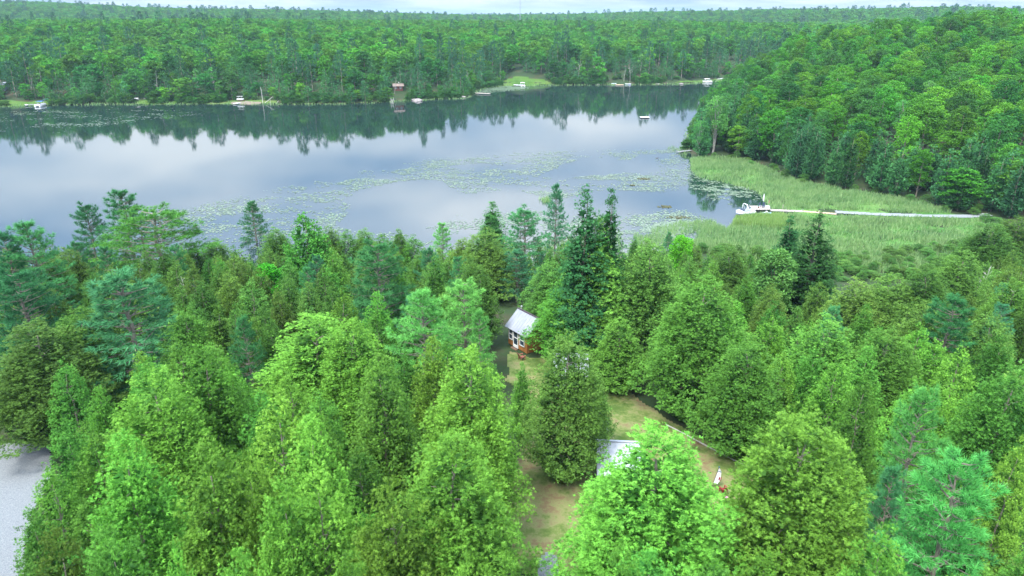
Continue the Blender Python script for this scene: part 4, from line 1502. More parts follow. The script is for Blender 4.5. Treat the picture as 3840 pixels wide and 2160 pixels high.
for sp, ids in cand.items():
    ids.sort(key=lambda i: -VIS[i])
    budget = 290 - n_near.get(sp, 0)
    for j, i in enumerate(ids):
        kd, x, y, z, h, R, zone = ents[i]
        # the individuals are those in view; what stands behind the first rows merges into the wood
        if j < budget and zone != 'horizon' and VIS[i] > 1:
            tone, tcol = '', None
            if sp == 'broadleaf':
                tone, tcol = [('bright yellow-green ', 'broadleaf bright'), ('mid green ', None), ('deep green ', 'broadleaf deep')][int(rng.choice(3, p=[.3, .42, .28]))]
                tone = ('large ' if R > 5.7 else 'small ' if R < 4.6 else '') + tone
            lab = '%s%s %s' % (tone, DESC[kd], where(x, y, z, h, zone))
            if len(lab.split()) > 16:
                lab = lab.replace('rounded ', '')
            if y < 215:
                plant(NAMES[sp], kd, int(rng.integers(0, 4)), x, y, z - 0.1, h, R, rng.uniform(0, 6.28), lab, 'tree', sp + ' trees on the ' + ('right hill' if zone == 'hill' else 'far shore'), tcol)
            else:
                plant1(NAMES[sp], kd, int(rng.integers(0, 4)), x, y, z - 0.1, h, R, rng.uniform(0, 6.28), lab, 'tree', sp + ' trees on the ' + ('right hill' if zone == 'hill' else 'far shore'), tcol)
        else:
            rest.setdefault(kd, []).append((x, y, z - 0.1, h, R))


def tinted(mat_name, color):
    """the same foliage with a fixed leaf colour, for woods made of instances"""
    m = MATS['foliage'].copy()
    m.name = mat_name
    nt = m.node_tree
    oi = [n for n in nt.nodes if n.type == 'OBJECT_INFO'][0]
    rgb = nt.nodes.new('ShaderNodeRGB')
    rgb.outputs[0].default_value = color
    for l in list(oi.outputs['Color'].links):
        nt.links.new(rgb.outputs[0], l.to_socket)
    MATS[mat_name] = m
    return m


def wood(name, kind, rows, color=None):
    color = color or LEAFCOL[KCOL[kind]]
    # the uncountable rest: one object, a real tree mesh instanced at every point
    a = np.array(rows)
    me = bpy.data.meshes.new(name)
    me.vertices.add(len(a))
    me.vertices.foreach_set('co', a[:, :3].astype(np.float32).ravel())
    n = len(a)
    for nm, tp, val in (('scl', 'FLOAT_VECTOR', np.stack([a[:, 4] / 2.5, a[:, 4] / 2.5, a[:, 3] / 10], 1)), ('rot', 'FLOAT_VECTOR', np.stack([np.zeros(n), np.zeros(n), rng.uniform(0, 6.28, n)], 1))):
        t = me.attributes.new(nm, tp, 'POINT')
        t.data.foreach_set('vector', val.astype(np.float32).ravel())
    t = me.attributes.new('pick', 'INT', 'POINT')
    t.data.foreach_set('value', rng.integers(0, 12, n).astype(np.int32))
    me.update()
    o = link(name, me)
    ng = bpy.data.node_groups.new(name, 'GeometryNodeTree')
    ng.interface.new_socket('Geometry', in_out='INPUT', socket_type='NodeSocketGeometry')
    ng.interface.new_socket('Geometry', in_out='OUTPUT', socket_type='NodeSocketGeometry')
    gi, go = ng.nodes.new('NodeGroupInput'), ng.nodes.new('NodeGroupOutput')
    iop = ng.nodes.new('GeometryNodeInstanceOnPoints')
    iop.inputs['Pick Instance'].default_value = True
    jn = ng.nodes.new('GeometryNodeJoinGeometry')
    fm = tinted('foliage of ' + name.replace('_', ' ') + ' ' + kind, color)
    for m0 in reversed(joined(kind)):
        m = m0.copy()
        m.materials[0] = fm
        po = bpy.data.objects.new(kind + '_source', m)   # not linked to the scene: only its mesh is used
        po.color = color
        oi = ng.nodes.new('GeometryNodeObjectInfo')
        oi.inputs['Object'].default_value = po
        oi.inputs['As Instance'].default_value = True
        ng.links.new(oi.outputs['Geometry'], jn.inputs[0])
    ng.links.new(gi.outputs[0], iop.inputs['Points'])
    ng.links.new(jn.outputs[0], iop.inputs['Instance'])
    for nm, tp, sock in (('scl', 'FLOAT_VECTOR', 'Scale'), ('rot', 'FLOAT_VECTOR', 'Rotation'), ('pick', 'INT', 'Instance Index')):
        na = ng.nodes.new('GeometryNodeInputNamedAttribute')
        na.data_type = tp
        na.inputs['Name'].default_value = nm
        s = na.outputs['Attribute']
        if nm == 'rot':
            e2r = ng.nodes.new('FunctionNodeEulerToRotation')
            ng.links.new(s, e2r.inputs[0])
            s = e2r.outputs[0]
        ng.links.new(s, iop.inputs[sock])
    ng.links.new(iop.outputs[0], go.inputs[0])
    md = o.modifiers.new('trees', 'NODES')
    md.node_group = ng
    return tag(o, kind='stuff')


WN = {'mid_broadleaf': 'broadleaf_wood', 'far_broadleaf': 'broadleaf_wood', 'mid_cedar': 'cedar_wood', 'far_cedar': 'cedar_wood', 'far_pine': 'pine_wood', 'birch': 'birch_wood', 'far_birch': 'birch_wood'}
for kd, rows in rest.items():
    print('wood', kd, len(rows))
    wood(WN[kd], kd, rows)

wood('cedar_wood', 'mid_cedar', HIDDEN, LEAFCOL['cedar olive'])


# ------------------------------------------------------------------ reeds, shrubs, lily pads
def vnoise(x, y, s, seed=0):
    """cheap smooth value noise"""
    r = np.random.default_rng(seed).random((256, 256))
    X, Y = x / s + 1000, y / s + 1000
    i, j = np.floor(X).astype(int), np.floor(Y).astype(int)
    u, v = X - i, Y - j
    u, v = u * u * (3 - 2 * u), v * v * (3 - 2 * v)
    g = lambda a, b: r[a % 256, b % 256]
    return g(i, j) * (1 - u) * (1 - v) + g(i + 1, j) * u * (1 - v) + g(i, j + 1) * (1 - u) * v + g(i + 1, j + 1) * u * v


def fnoise(x, y, s, seed=0):
    return 0.5 * vnoise(x, y, s, seed) + 0.3 * vnoise(x, y, s / 2.3, seed + 1) + 0.2 * vnoise(x, y, s / 5.1, seed + 2)


def in_px(poly_px, n, z=0.0, seed=3):
    """n random points spread evenly over the ground inside an outline"""
    poly = pxpoly(poly_px, z) if not isinstance(poly_px, np.ndarray) else poly_px
    r = np.random.default_rng(seed)
    a, b = poly.min(0), poly.max(0)
    P = r.uniform(a, b, (n * 3, 2))
    P = P[inside(poly, P[:, 0], P[:, 1])]
    return P[:n]


def grass_mesh(name, P, hmin, hmax, blades, mat, wid=0.05, spread=0.25, gold=None, seed=1):
    r = np.random.default_rng(seed)
    n = len(P)
    z = np.maximum(ground(P[:, 0], P[:, 1]), -0.05)
    k = np.repeat(np.arange(n), blades)
    m = len(k)
    H = r.uniform(hmin, hmax, n)[k] * r.uniform(.6, 1.1, m)
    a = r.uniform(0, 6.283, m)
    b = np.stack([P[k, 0] + r.normal(0, spread, m), P[k, 1] + r.normal(0, spread, m), z[k] - 0.02], 1)
    lean = r.normal(0, 0.22, (m, 2)) * H[:, None]
    tip = b + np.stack([lean[:, 0], lean[:, 1], H], 1)
    w = np.stack([np.cos(a), np.sin(a), 0 * a], 1) * (wid * (0.7 + H / 2))[:, None]
    V = np.stack([b - w, b + w, tip], 1).reshape(-1, 3)
    col = np.ones((m, 3, 4), np.float32)
    col[:, :, 0] = (r.random(m) * 0.8)[:, None]
    col[:, 2, 0] += 0.2
    col[:, :, 2] = 0 if gold is None else gold[k][:, None]
    return fast_mesh(name, V, np.arange(len(V)), np.full(m, 3), mat, col.reshape(-1, 4))


P = in_px(MEADOW, 30000)
P = P[P[:, 1] < 250]
PATHW = pxpoly([(2880, 792), (3126, 792), (3300, 800), (3500, 806), (3640, 806), (3720, 802), (3730, 824), (3640, 832), (3500, 830), (3300, 826), (3130, 814), (2880, 812)])
P = P[~inside(PATHW, P[:, 0], P[:, 1])]
fn = fnoise(P[:, 0], P[:, 1], 9, 4)
P = P[rng.random(len(P)) < np.clip(0.1 + 2.6 * (fn - 0.32), 0.08, 1)]
tag(link('meadow_reeds', grass_mesh('meadow_reeds', P, 0.55, 1.35, 5, 'reed blades', 0.10, 0.35)), kind='stuff')
# reeds standing in the water, thin and grey green; a golden-green stand below the dock
gs = in_px([(2755, 838), (2760, 826), (2935, 818), (2960, 850), (2930, 868), (2800, 862), (2750, 852)], 1500, seed=8)
tag(link('reed_stand', grass_mesh('reed_stand', gs, 1.1, 1.7, 6, 'reed blades', 0.09, 0.3, np.full(len(gs), 0.3))), kind='stuff')
wr = np.vstack([in_px(p, n, seed=i + 20) for i, (p, n) in enumerate([
    ([(2440, 862), (2560, 830), (2620, 842), (2590, 880), (2470, 885)], 260), ([(2580, 830), (2660, 828), (2720, 852), (2700, 880), (2610, 872)], 320),
    ([(2380, 880), (2480, 880), (2560, 905), (2400, 940)], 300), ([(2030, 745), (2060, 742), (2064, 758), (2034, 762)], 60),
    ([(2500, 555), (2585, 545), (2586, 600), (2560, 590)], 90), ([(2640, 850), (2740, 856), (2700, 905), (2600, 915)], 420),
    ([(2000, 905), (2330, 880), (2330, 940), (2050, 960)], 300)])])
tag(link('water_reeds', grass_mesh('water_reeds', wr, 0.5, 1.3, 4, 'reed blades', 0.045, 0.3)), kind='stuff')
# sedge along the waterline of the far shore
pts = []
for a, b in zip(LAKE[:-1], LAKE[1:]):
    if np.hypot(*(b - a)) > 60 or a[1] < 230 or abs(a[0]) > 300:
        continue
    for q in range(12):
        t = rng.random()
        c = a + (b - a) * t + rng.normal(0, 1.0, 2)
        pts.append(c)
pts = np.array(pts)
tag(link('shore_sedge', grass_mesh('shore_sedge', pts, 0.5, 1.2, 5, 'reed blades', 0.16, 0.8)), kind='stuff')

# shrubs: at the feet of the far trees, over the thicket edge of the meadow
sh = []
for a, b in zip(LAKE[:-1], LAKE[1:]):
    if np.hypot(*(b - a)) > 60 or a[1] < 225:
        continue
    for q in range(13):
        c = a + (b - a) * rng.random() + rng.normal(0, 2.6, 2) + np.array([0, abs(rng.normal(0, 4.5))])
        ca, cb = np.array([c[0]]), np.array([c[1]])
        if inside(LAKE, ca, cb)[0] or any(inside(p, ca, cb)[0] for p in OPEN) or inside(MEADOW, ca, cb)[0]:
            continue
        sh.append((c[0], c[1], g1(*c) - 0.6, rng.uniform(2.2, 6.0), rng.uniform(1.5, 2.9)))
print('shrubs', len(sh))
wood('shore_shrubs', 'far_broadleaf', sh, (0.06, 0.20, 0.035, 1))
# low bushes between the meadow and the hill wood, and in the meadow itself
sh = []
for a, b in zip(MEADOW[:-1], MEADOW[1:]):
    for q in range(2):
        c = a + (b - a) * rng.random() + rng.normal(0, 1.6, 2)
        ca, cb = np.array([c[0]]), np.array([c[1]])
        if inside(LAKE, ca, cb)[0] or pdist(LAKE, ca, cb)[0] < 4:
            continue
        sh.append((c[0], c[1], g1(*c) - 0.2, rng.uniform(1.2, 3.0), rng.uniform(1.0, 1.9)))
q = in_px([(2620, 930), (2900, 960), (3300, 960), (3700, 900), (3760, 960), (3560, 1040), (3200, 1060), (2700, 1010)], 190, 0.5, seed=41)
for c in q:
    sh.append((c[0], c[1], g1(*c) - 0.2, rng.uniform(0.9, 2.4), rng.uniform(0.8, 1.7)))
wood('meadow_shrubs', 'mid_broadleaf', sh, (0.10, 0.25, 0.05, 1))


def pads(name, P, lo, hi, seed=2):
    r = np.random.default_rng(seed)
    n = len(P)
    a = np.linspace(0, 6.283, 8)[:-1]
    R = r.uniform(lo, hi, n)
    rot = r.uniform(0, 6.28, n)
    X = P[:, 0, None] + np.cos(a[None] + rot[:, None]) * R[:, None]
    Y = P[:, 1, None] + np.sin(a[None] + rot[:, None]) * R[:, None] * 0.92
    tx, ty = r.normal(0, 0.03, n), r.normal(0, 0.03, n)
    Z = 0.03 + np.cos(a[None]) * (R * tx)[:, None] + np.sin(a[None]) * (R * ty)[:, None] + r.uniform(0, 0.02, n)[:, None]
    V = np.stack([X, Y, Z], -1).reshape(-1, 3)
    col = np.ones((n, 7, 4), np.float32)
    col[:, :, 0] = r.random(n)[:, None]
    me = fast_mesh(name, V, np.arange(n * 7), np.full(n, 7), 'lily pad', col.reshape(-1, 4))
    return tag(link(name, me), kind='stuff')


def pad_field(poly, n, thr, s, seed, soft=0.2):
    P = in_px(poly, n, seed=seed)
    v = 0.6 * fnoise(P[:, 0] * 0.8, P[:, 1] * 1.3, s, seed) + 0.4 * fnoise(P[:, 0], P[:, 1] * 1.5, s / 4, seed + 9)
    keep = rng.random(len(P)) < np.clip((v - thr) / soft, 0, 1)
    P = P[keep]
    ed = pdist(pxpoly(poly), P[:, 0], P[:, 1])
    P = P[rng.random(len(P)) < np.clip(ed / 9, 0, 1)]
    return P[inside(LAKE, P[:, 0], P[:, 1])]


F1 = pad_field([(520, 810), (880, 735), (1320, 640), (1640, 590), (1850, 575), (2200, 560), (2570, 560), (2570, 700), (2700, 860), (2540, 930), (2200, 990), (1900, 1000), (1300, 990), (800, 930), (620, 900)], 80000, 0.44, 9, 31)
lim = fnoise(F1[:, 0], F1[:, 1], 60, 77)
F1 = F1[lim > 0.36]
F2 = pad_field([(2350, 800), (2560, 780), (2700, 830), (2700, 905), (2300, 970), (2200, 930)], 15000, 0.36, 5, 32)
F3 = pad_field([(2560, 600), (2600, 610), (2700, 675), (2860, 700), (2880, 760), (2760, 790), (2640, 740), (2560, 690)], 12000, 0.42, 7, 33)
F4 = pad_field([(-100, 500), (0, 420), (400, 397), (800, 393), (800, 425), (420, 470), (200, 505), (0, 510)], 16000, 0.50, 16, 34, 0.3)
F5 = pad_field([(2440, 560), (2585, 550), (2600, 700), (2480, 700)], 6000, 0.40, 6, 35)
pads('lily_pads', np.vstack([F1, F2, F5]), 0.11, 0.27)
pads('lily_pads', F3, 0.14, 0.34, 3)
pads('lily_pads', F4, 0.18, 0.42, 4)
F6 = pad_field([(1785, 352), (1800, 335), (1880, 322), (1975, 323), (1990, 332), (1880, 346)], 5000, 0.3, 8, 36)
pads('lily_pads', F6, 0.3, 0.7, 5)
for i, (px, py, L, W) in enumerate([(2415, 671, 3.4, 2.0), (2494, 776, 3.2, 2.2), (2546, 816, 5.2, 2.2), (2372, 695, 1.2, .8)]):
    x, y = at(px, py)
    m = MB()
    r = random.Random(i)
    for _ in range(60):
        a, q = r.uniform(0, 6.28), math.sqrt(r.random())
        cx, cy_ = math.cos(a) * L / 2 * q, math.sin(a) * W / 2 * q
        h = 0.10 * (1.1 - q) + r.uniform(0, .06)
        s = r.uniform(.15, .35)
        m.tube((cx, cy_, -0.03), (cx + r.uniform(-.1, .1), cy_ + r.uniform(-.1, .1), h), s, s * .5, 5)
    o = m.obj('weed_mat', 'mud weed')
    o.location = (x, y, 0)
    tag(o, ['brown mat of weed floating alone in the open gap of the lily pads', 'brown weed mat floating in dense lily pads below the open gap', 'longest brown weed mat, by the shallow channel near the meadow', 'tiny dark tussock left of the brown weed mats'][i], 'weed mat', 'floating weed mats')


# ------------------------------------------------------------------ log cabin in the grove
def window(parent, x, y, z, w, h, facing=-1, frame='white trim', sash=True):
    """a window in a wall facing local -y: frame proud of the wall, pane set back"""
    t = 0.07
    m = MB()
    m.box((x, y, z + h / 2 - t / 2), (w, 0.08, t)).box((x, y, z - h / 2 + t / 2), (w, 0.08, t))
    m.box((x - w / 2 + t / 2, y, z), (t, 0.08, h - 2 * t)).box((x + w / 2 - t / 2, y, z), (t, 0.08, h - 2 * t))
    if sash:
        m.box((x, y + 0.004, z), (w - 2 * t, 0.06, t * 0.8))
    f = m.obj('window', frame, parent)
    MB().box((x, y + 0.02, z), (w - 2 * t + .01, 0.02, h - 2 * t + .01)).obj('pane', 'window glass', f)
    return f


ax_, ay_, az_ = onground(1909, 1292)
bx_, by_, bz_ = onground(1977, 1328)
cz = (az_ + bz_) / 2 + 0.12
wl_ = math.hypot(bx_ - ax_, by_ - ay_)
cab = empty('log_cabin', (ax_, ay_, cz), math.atan2(by_ - ay_, bx_ - ax_), 'small log cabin with a white metal roof standing between the trees', 'cabin')
W_, D_, WH, RH = wl_, 2.9, 2.25, 1.30
m = MB()
m.box((W_ / 2, D_ / 2, -0.20), (W_ - 0.06, D_ - 0.06, 0.34))
m.obj('base', 'dark trim', cab)
wall = MB().box((W_ / 2, D_ / 2, WH / 2), (W_, D_, WH)).obj('wall', 'dark wall', cab)
nl = 15
lm = MB().box((0, 0, 0), (W_ + 0.10, 0.06, WH / nl * 0.90)).mesh('log', 'log wall')
for i in range(nl):
    o = link('log', lm, wall)
    o.location = (W_ / 2, -0.02, WH / nl * (i + 0.5))
ls_ = MB().box((0, 0, 0), (0.06, D_ + 0.02, WH / nl * 0.90)).mesh('log', 'log wall')
for i in range(nl):
    for sx in (-0.02, W_ + 0.02):
        o = link('log', ls_, wall)
        o.location = (sx, D_ / 2 + 0.04, WH / nl * (i + 0.5))
for sx in (0.0, W_):
    MB().prism([(0, 0), (D_, 0), (D_ / 2, RH)], -0.04, 0.04).mesh('gable', 'log wall')
    g = MB().add([(sx - .04, 0, WH), (sx - .04, D_, WH), (sx - .04, D_ / 2, WH + RH - .05), (sx + .04, 0, WH), (sx + .04, D_, WH), (sx + .04, D_ / 2, WH + RH - .05)],
                 [(0, 2, 1), (3, 4, 5), (0, 1, 4, 3), (1, 2, 5, 4), (2, 0, 3, 5)]).obj('gable', 'log wall', cab)
ov = 0.32
roof = MB()
slope = RH / (D_ / 2)
th = 0.05


def roof_plane(m, x0, x1, y0, z0, y1, z1, t=0.05):
    m.add([(x0, y0, z0), (x1, y0, z0), (x1, y1, z1), (x0, y1, z1), (x0, y0, z0 + t), (x1, y0, z0 + t), (x1, y1, z1 + t), (x0, y1, z1 + t)],
          [(0, 3, 2, 1), (4, 5, 6, 7), (0, 1, 5, 4), (1, 2, 6, 5), (2, 3, 7, 6), (3, 0, 4, 7)])


def gable_roof(parent, x0, x1, D, z, rise, ov, mat, seam=0.4, ridge='dark trim', y_off=0.0, nm='roof'):
    sl = rise / (D / 2)
    m = MB()
    roof_plane(m, x0, x1, -ov + y_off, z - ov * sl, D / 2 + y_off, z + rise)
    roof_plane(m, x0, x1, D + ov + y_off, z - ov * sl, D / 2 + 0.001 + y_off, z + rise)
    r_ = m.obj(nm, mat, parent)
    sm = MB()
    n = int((x1 - x0) / seam)
    for i in range(n + 1):
        xx = x0 + 0.03 + (x1 - x0 - 0.06) * i / n
        roof_plane(sm, xx - 0.015, xx + 0.015, -ov + y_off, z - ov * sl + 0.051, D / 2 + y_off, z + rise + 0.051, 0.03)
        roof_plane(sm, xx - 0.015, xx + 0.015, D + ov + y_off, z - ov * sl + 0.051, D / 2 + 0.02 + y_off, z + rise + 0.051, 0.03)
    sm.obj('roof_seams', mat, r_)
    MB().box(((x0 + x1) / 2, D / 2 + y_off, z + rise + 0.07), (x1 - x0 + 0.02, 0.2, 0.06)).obj('ridge_cap', ridge, r_)
    return r_


rf = gable_roof(cab, -ov, W_ + ov, D_, WH + 0.03, RH, 0.36, 'metal roof')
MB().tube((0.15, D_ / 2 + 0.1, WH + RH - 0.1), (0.15, D_ / 2 + 0.1, WH + RH + 0.38), 0.07, 0.07, 8).tube((0.15, D_ / 2 + 0.1, WH + RH + 0.38), (0.15, D_ / 2 + 0.1, WH + RH + 0.46), 0.12, 0.09, 8).obj('chimney', 'aluminium', rf)
window(cab, W_ * 0.145, -0.10, 1.30, W_ * 0.21, 1.25)
window(cab, W_ * 0.76, -0.10, 1.22, W_ * 0.25, 1.25)
dr = MB()
dx, dw, dh = W_ * 0.41, W_ * 0.27, 1.98
for bx, bw, bz, bh in ((dx - dw / 2 + .05, .1, dh / 2, dh), (dx + dw / 2 - .05, .1, dh / 2, dh), (dx, dw - .2, dh - .06, .12), (dx, dw - .2, .16, .32), (dx, dw - .2, 1.12, .07)):
    dr.box((bx, -0.09, bz + 0.02), (bw, 0.07, bh))
door = dr.obj('door', 'white trim', cab)
MB().box((dx, -0.075, 1.1), (dw - .19, 0.02, 1.6)).obj('pane', 'window glass', door)
MB().tube((dx + dw / 2 - .06, -0.13, 1.0), (dx + dw / 2 - .06, -0.19, 1.0), .03, .04, 8).obj('handle', 'aluminium', door)
MB().box((W_ * .595, -0.10, 1.38), (.09, .08, .16)).obj('wall_lamp', 'white trim', cab)
for i in range(3):
    MB().box((dx, -0.30 - 0.30 * i, -0.06 - 0.13 * i), (1.0, 0.30, 0.06)).obj('step', 'bark brown', cab)

# chairs
def adirondack(px, py, mat, label, rz, s=1.0):
    x, y, z = onground(px, py)
    t = empty('garden_chair', (x, y, z + 0.06), rz, label, 'chair')
    t.scale = (s, s, s)
    sl = MB().box((0, 0, 0), (0.56, 0.085, 0.02)).mesh('slat', mat)
    seat = MB().box((0.25, 0, 0.30), (0.04, 0.5, 0.06)).box((-0.25, 0, 0.30), (0.04, 0.5, 0.06)).obj('seat', mat, t)
    for i in range(5):
        o = link('slat', sl, seat)
        o.location = (0, -0.2 + 0.1 * i, 0.345 - 0.02 * i)
    back = MB().box((0, 0.28, 0.5), (0.5, 0.03, 0.05)).obj('backrest', mat, t)
    bs = MB().add([(-.045, 0, 0), (.045, 0, 0), (.045, .3, .68), (-.045, .3, .68), (-.045, .02, -.01), (.045, .02, -.01), (.045, .32, .67), (-.045, .32, .67)],
                  [(0, 1, 2, 3), (4, 7, 6, 5), (0, 4, 5, 1), (3, 2, 6, 7), (0, 3, 7, 4), (1, 5, 6, 2)]).mesh('slat', mat)
    for i in range(5):
        o = link('slat', bs, back)
        o.location = (-0.2 + 0.1 * i, 0.22, 0.27)
    for sx in (-1, 1):
        MB().box((sx * .32, -.02, .55), (.13, .66, .025)).obj('armrest', mat, t)
        MB().box((sx * .30, -.28, .27), (.03, .09, .54)).obj('leg', mat, t)
        MB().box((sx * .28, .22, .24), (.03, .09, .5)).obj('leg', mat, t)
    return t


adirondack(1956, 1350, 'faded red wood', 'faded red garden chair on the bare ground before the log cabin', math.radians(120), 0.9)
adirondack(2712, 1848, 'red paint', 'dark red garden chair on the grass, half hidden below the flag', math.radians(200), 0.7)

# second building behind the olive cedar
gx, gy, gz = onground(2140, 1480)
sx0, sy0, _ = at_dist(2072, 1326, 59)
z0 = g1(sx0, sy0)
shed = empty('shed', (sx0, 57.2, z0), math.radians(-3), 'shed with pale metal roof mostly hidden behind the olive-topped cedar', 'shed')
w2 = (2203 - 2072) / F * (57.5 * CP + 31 * SP)
zr = at_dist(2130, 1326, 59)[2] - z0
zr2 = zr - 1.0
MB().box((w2 / 2, 1.7, zr2 / 2), (w2 - 0.5, 3.0, zr2)).obj('wall', 'pale siding', shed)
gable_roof(shed, 0, w2, 3.4, zr2, 1.0, 0.35, 'metal roof', ridge='metal roof')
window(shed, w2 / 2, 0.17, 1.35, 1.0, 0.9)
# third: white roofed bunkhouse by the lawn
bx0, by0, bz0 = at_dist(2225, 1628, 44.2)
z0 = g1(bx0, by0)
bh = empty('bunkhouse', (bx0, 41.6, z0), math.radians(-5), 'bunkhouse under a bright white metal roof between two cedars beside the lawn', 'bunkhouse')
w3 = (2385 - 2225) / F * 51
D3 = 3.6
ridge = bz0 - z0 - 0.05
MB().box((w3 / 2, D3 / 2, (ridge - 1.1) / 2), (w3 - 0.5, D3 - .3, ridge - 1.1)).obj('wall', 'pale siding', bh)
gable_roof(bh, 0, w3, D3, ridge - 1.1, 1.1, 0.45, 'white roof', ridge='white roof')
window(bh, w3 * .35, 0.11, 1.2, 1.0, 0.8)
window(bh, w3 * .7, 0.11, 1.2, 0.8, 0.8)
cx0, cy0, cz0 = at_dist(2200, 1576, 48)
z0 = g1(cx0, cy0)
ca = empty('canopy_shelter', (cx0, cy0 - 1.2, z0), math.radians(-5), 'small white canopy shelter behind the bunkhouse', 'canopy')
hh = 1.9
for i, (a, b) in enumerate(((0, 0), (1.45, 0), (0, 1.6), (1.45, 1.6))):
    MB().box((a, b, hh / 2), (.06, .06, hh)).obj('post', 'white trim', ca)
MB().add([(-.15, -.15, hh), (1.6, -.15, hh), (1.6, 1.75, hh), (-.15, 1.75, hh), (.72, .8, hh + .5)], [(0, 1, 4), (1, 2, 4), (2, 3, 4), (3, 0, 4)]).obj('roof', 'white roof', ca)

# low pole edging along the lawn
ends = [(2498, 1597), (2560, 1628), (2622, 1662), (2686, 1696), (2748, 1728), (2796, 1752)]
pe = None
for i in range(len(ends) - 1):
    a, b = onground(*ends[i]), onground(*ends[i + 1])
    if pe is None:
        org = a
        pe = empty('log_edging', a, 0, 'thin grey poles laid end to end along the far edge of the lawn', 'edging')
    p, q = [Vector(v) - Vector(org) + Vector((0, 0, 0.12)) for v in (a, b)]
    MB().tube(p, p.lerp(q, .97), .06, .045, 7).obj('pole', 'dead wood', pe)

# flag on a leaning pole
fx, fy, fz = onground(2668, 1830)
fl = empty('flag', (fx, fy, fz), 0, 'limp white, blue and red flag on a leaning pole beside the huge broad cedar', 'flag')
tx_, ty_, tz_ = at_dist(2697, 1752, fy + 0.3)
tp = Vector((tx_ - fx, 0.3, tz_ - fz))
MB().tube((0, 0, -.1), tp, .035, .025, 8).obj('pole', 'dark trim', fl)
MB().tube(tp, tp + Vector((0, 0, .06)), .05, .03, 8).obj('finial', 'flag blue', fl)


def drape(z0, z1, w0, w1, off=0.0):
    m = MB()
    n, k = 9, 13
    rows = []
    for i in range(n):
        t = i / (n - 1)
        f = z0 + (z1 - z0) * t
        base = tp * (1 - f)
        w = w0 + (w1 - w0) * t
        rows.append([(base.x + off + w * j / (k - 1), base.y - 0.05 + 0.07 * math.sin(j * 1.5 + i * .3) * (j / k), base.z - 0.25 * w * (j / (k - 1)) ** 1.4) for j in range(k)])
    m.loft(rows)
    return m


drape(0.04, 0.16, .06, .24).obj('cloth', 'flag white', fl)
drape(0.16, 0.19, .24, .26).obj('stripe', 'flag blue', fl)
drape(0.19, 0.52, .24, .42).obj('cloth', 'flag white', fl)
drape(0.43, 0.60, .22, .24, .20).obj('stripe', 'red paint', fl)
drape(0.52, 0.74, .36, .30).obj('cloth', 'flag white', fl)
x, y, z = onground(2722, 1888)
ft = empty('garden_flower', (x, y, z), 0, 'pink flower on a stalk just below the dark red chair', 'flower')
MB().tube((0, 0, 0), (0, 0, .5), .012, .01, 5).obj('stem', 'teal paint', ft)
m = MB()
for i in range(6):
    a = i * 1.047
    m.add([(0, 0, .5), (math.cos(a - .35) * .1, math.sin(a - .35) * .1, .53), (math.cos(a) * .15, math.sin(a) * .15, .52), (math.cos(a + .35) * .1, math.sin(a + .35) * .1, .53)], [(0, 1, 2, 3)])
m.obj('petals', 'pink petal', ft)


# ------------------------------------------------------------------ boats and docks
def hull_rings(L, B, H, bow=0.45, n=13, flare=1.15):
    rings = []
    for i in range(n):
        t = i / (n - 1)
        w = B / 2 * (1 if t < 1 - bow else math.sqrt(max(0, 1 - ((t - (1 - bow)) / bow) ** 2.2)))
        w = max(w, 0.02)
        zk = 0.0 if t < 0.7 else (t - 0.7) ** 2 * H * 3.2
        sh = H * (1 + 0.16 * t * t)
        rings.append([(t * L, s * w * q, zz) for s, q, zz in ((-1, 1, sh), (-1, .93, H * .42 + zk * .5), (-1, .55, zk * .9 + .04), (0, 1, zk), (1, .55, zk * .9 + .04), (1, .93, H * .42 + zk * .5), (1, 1, sh))])
    return rings


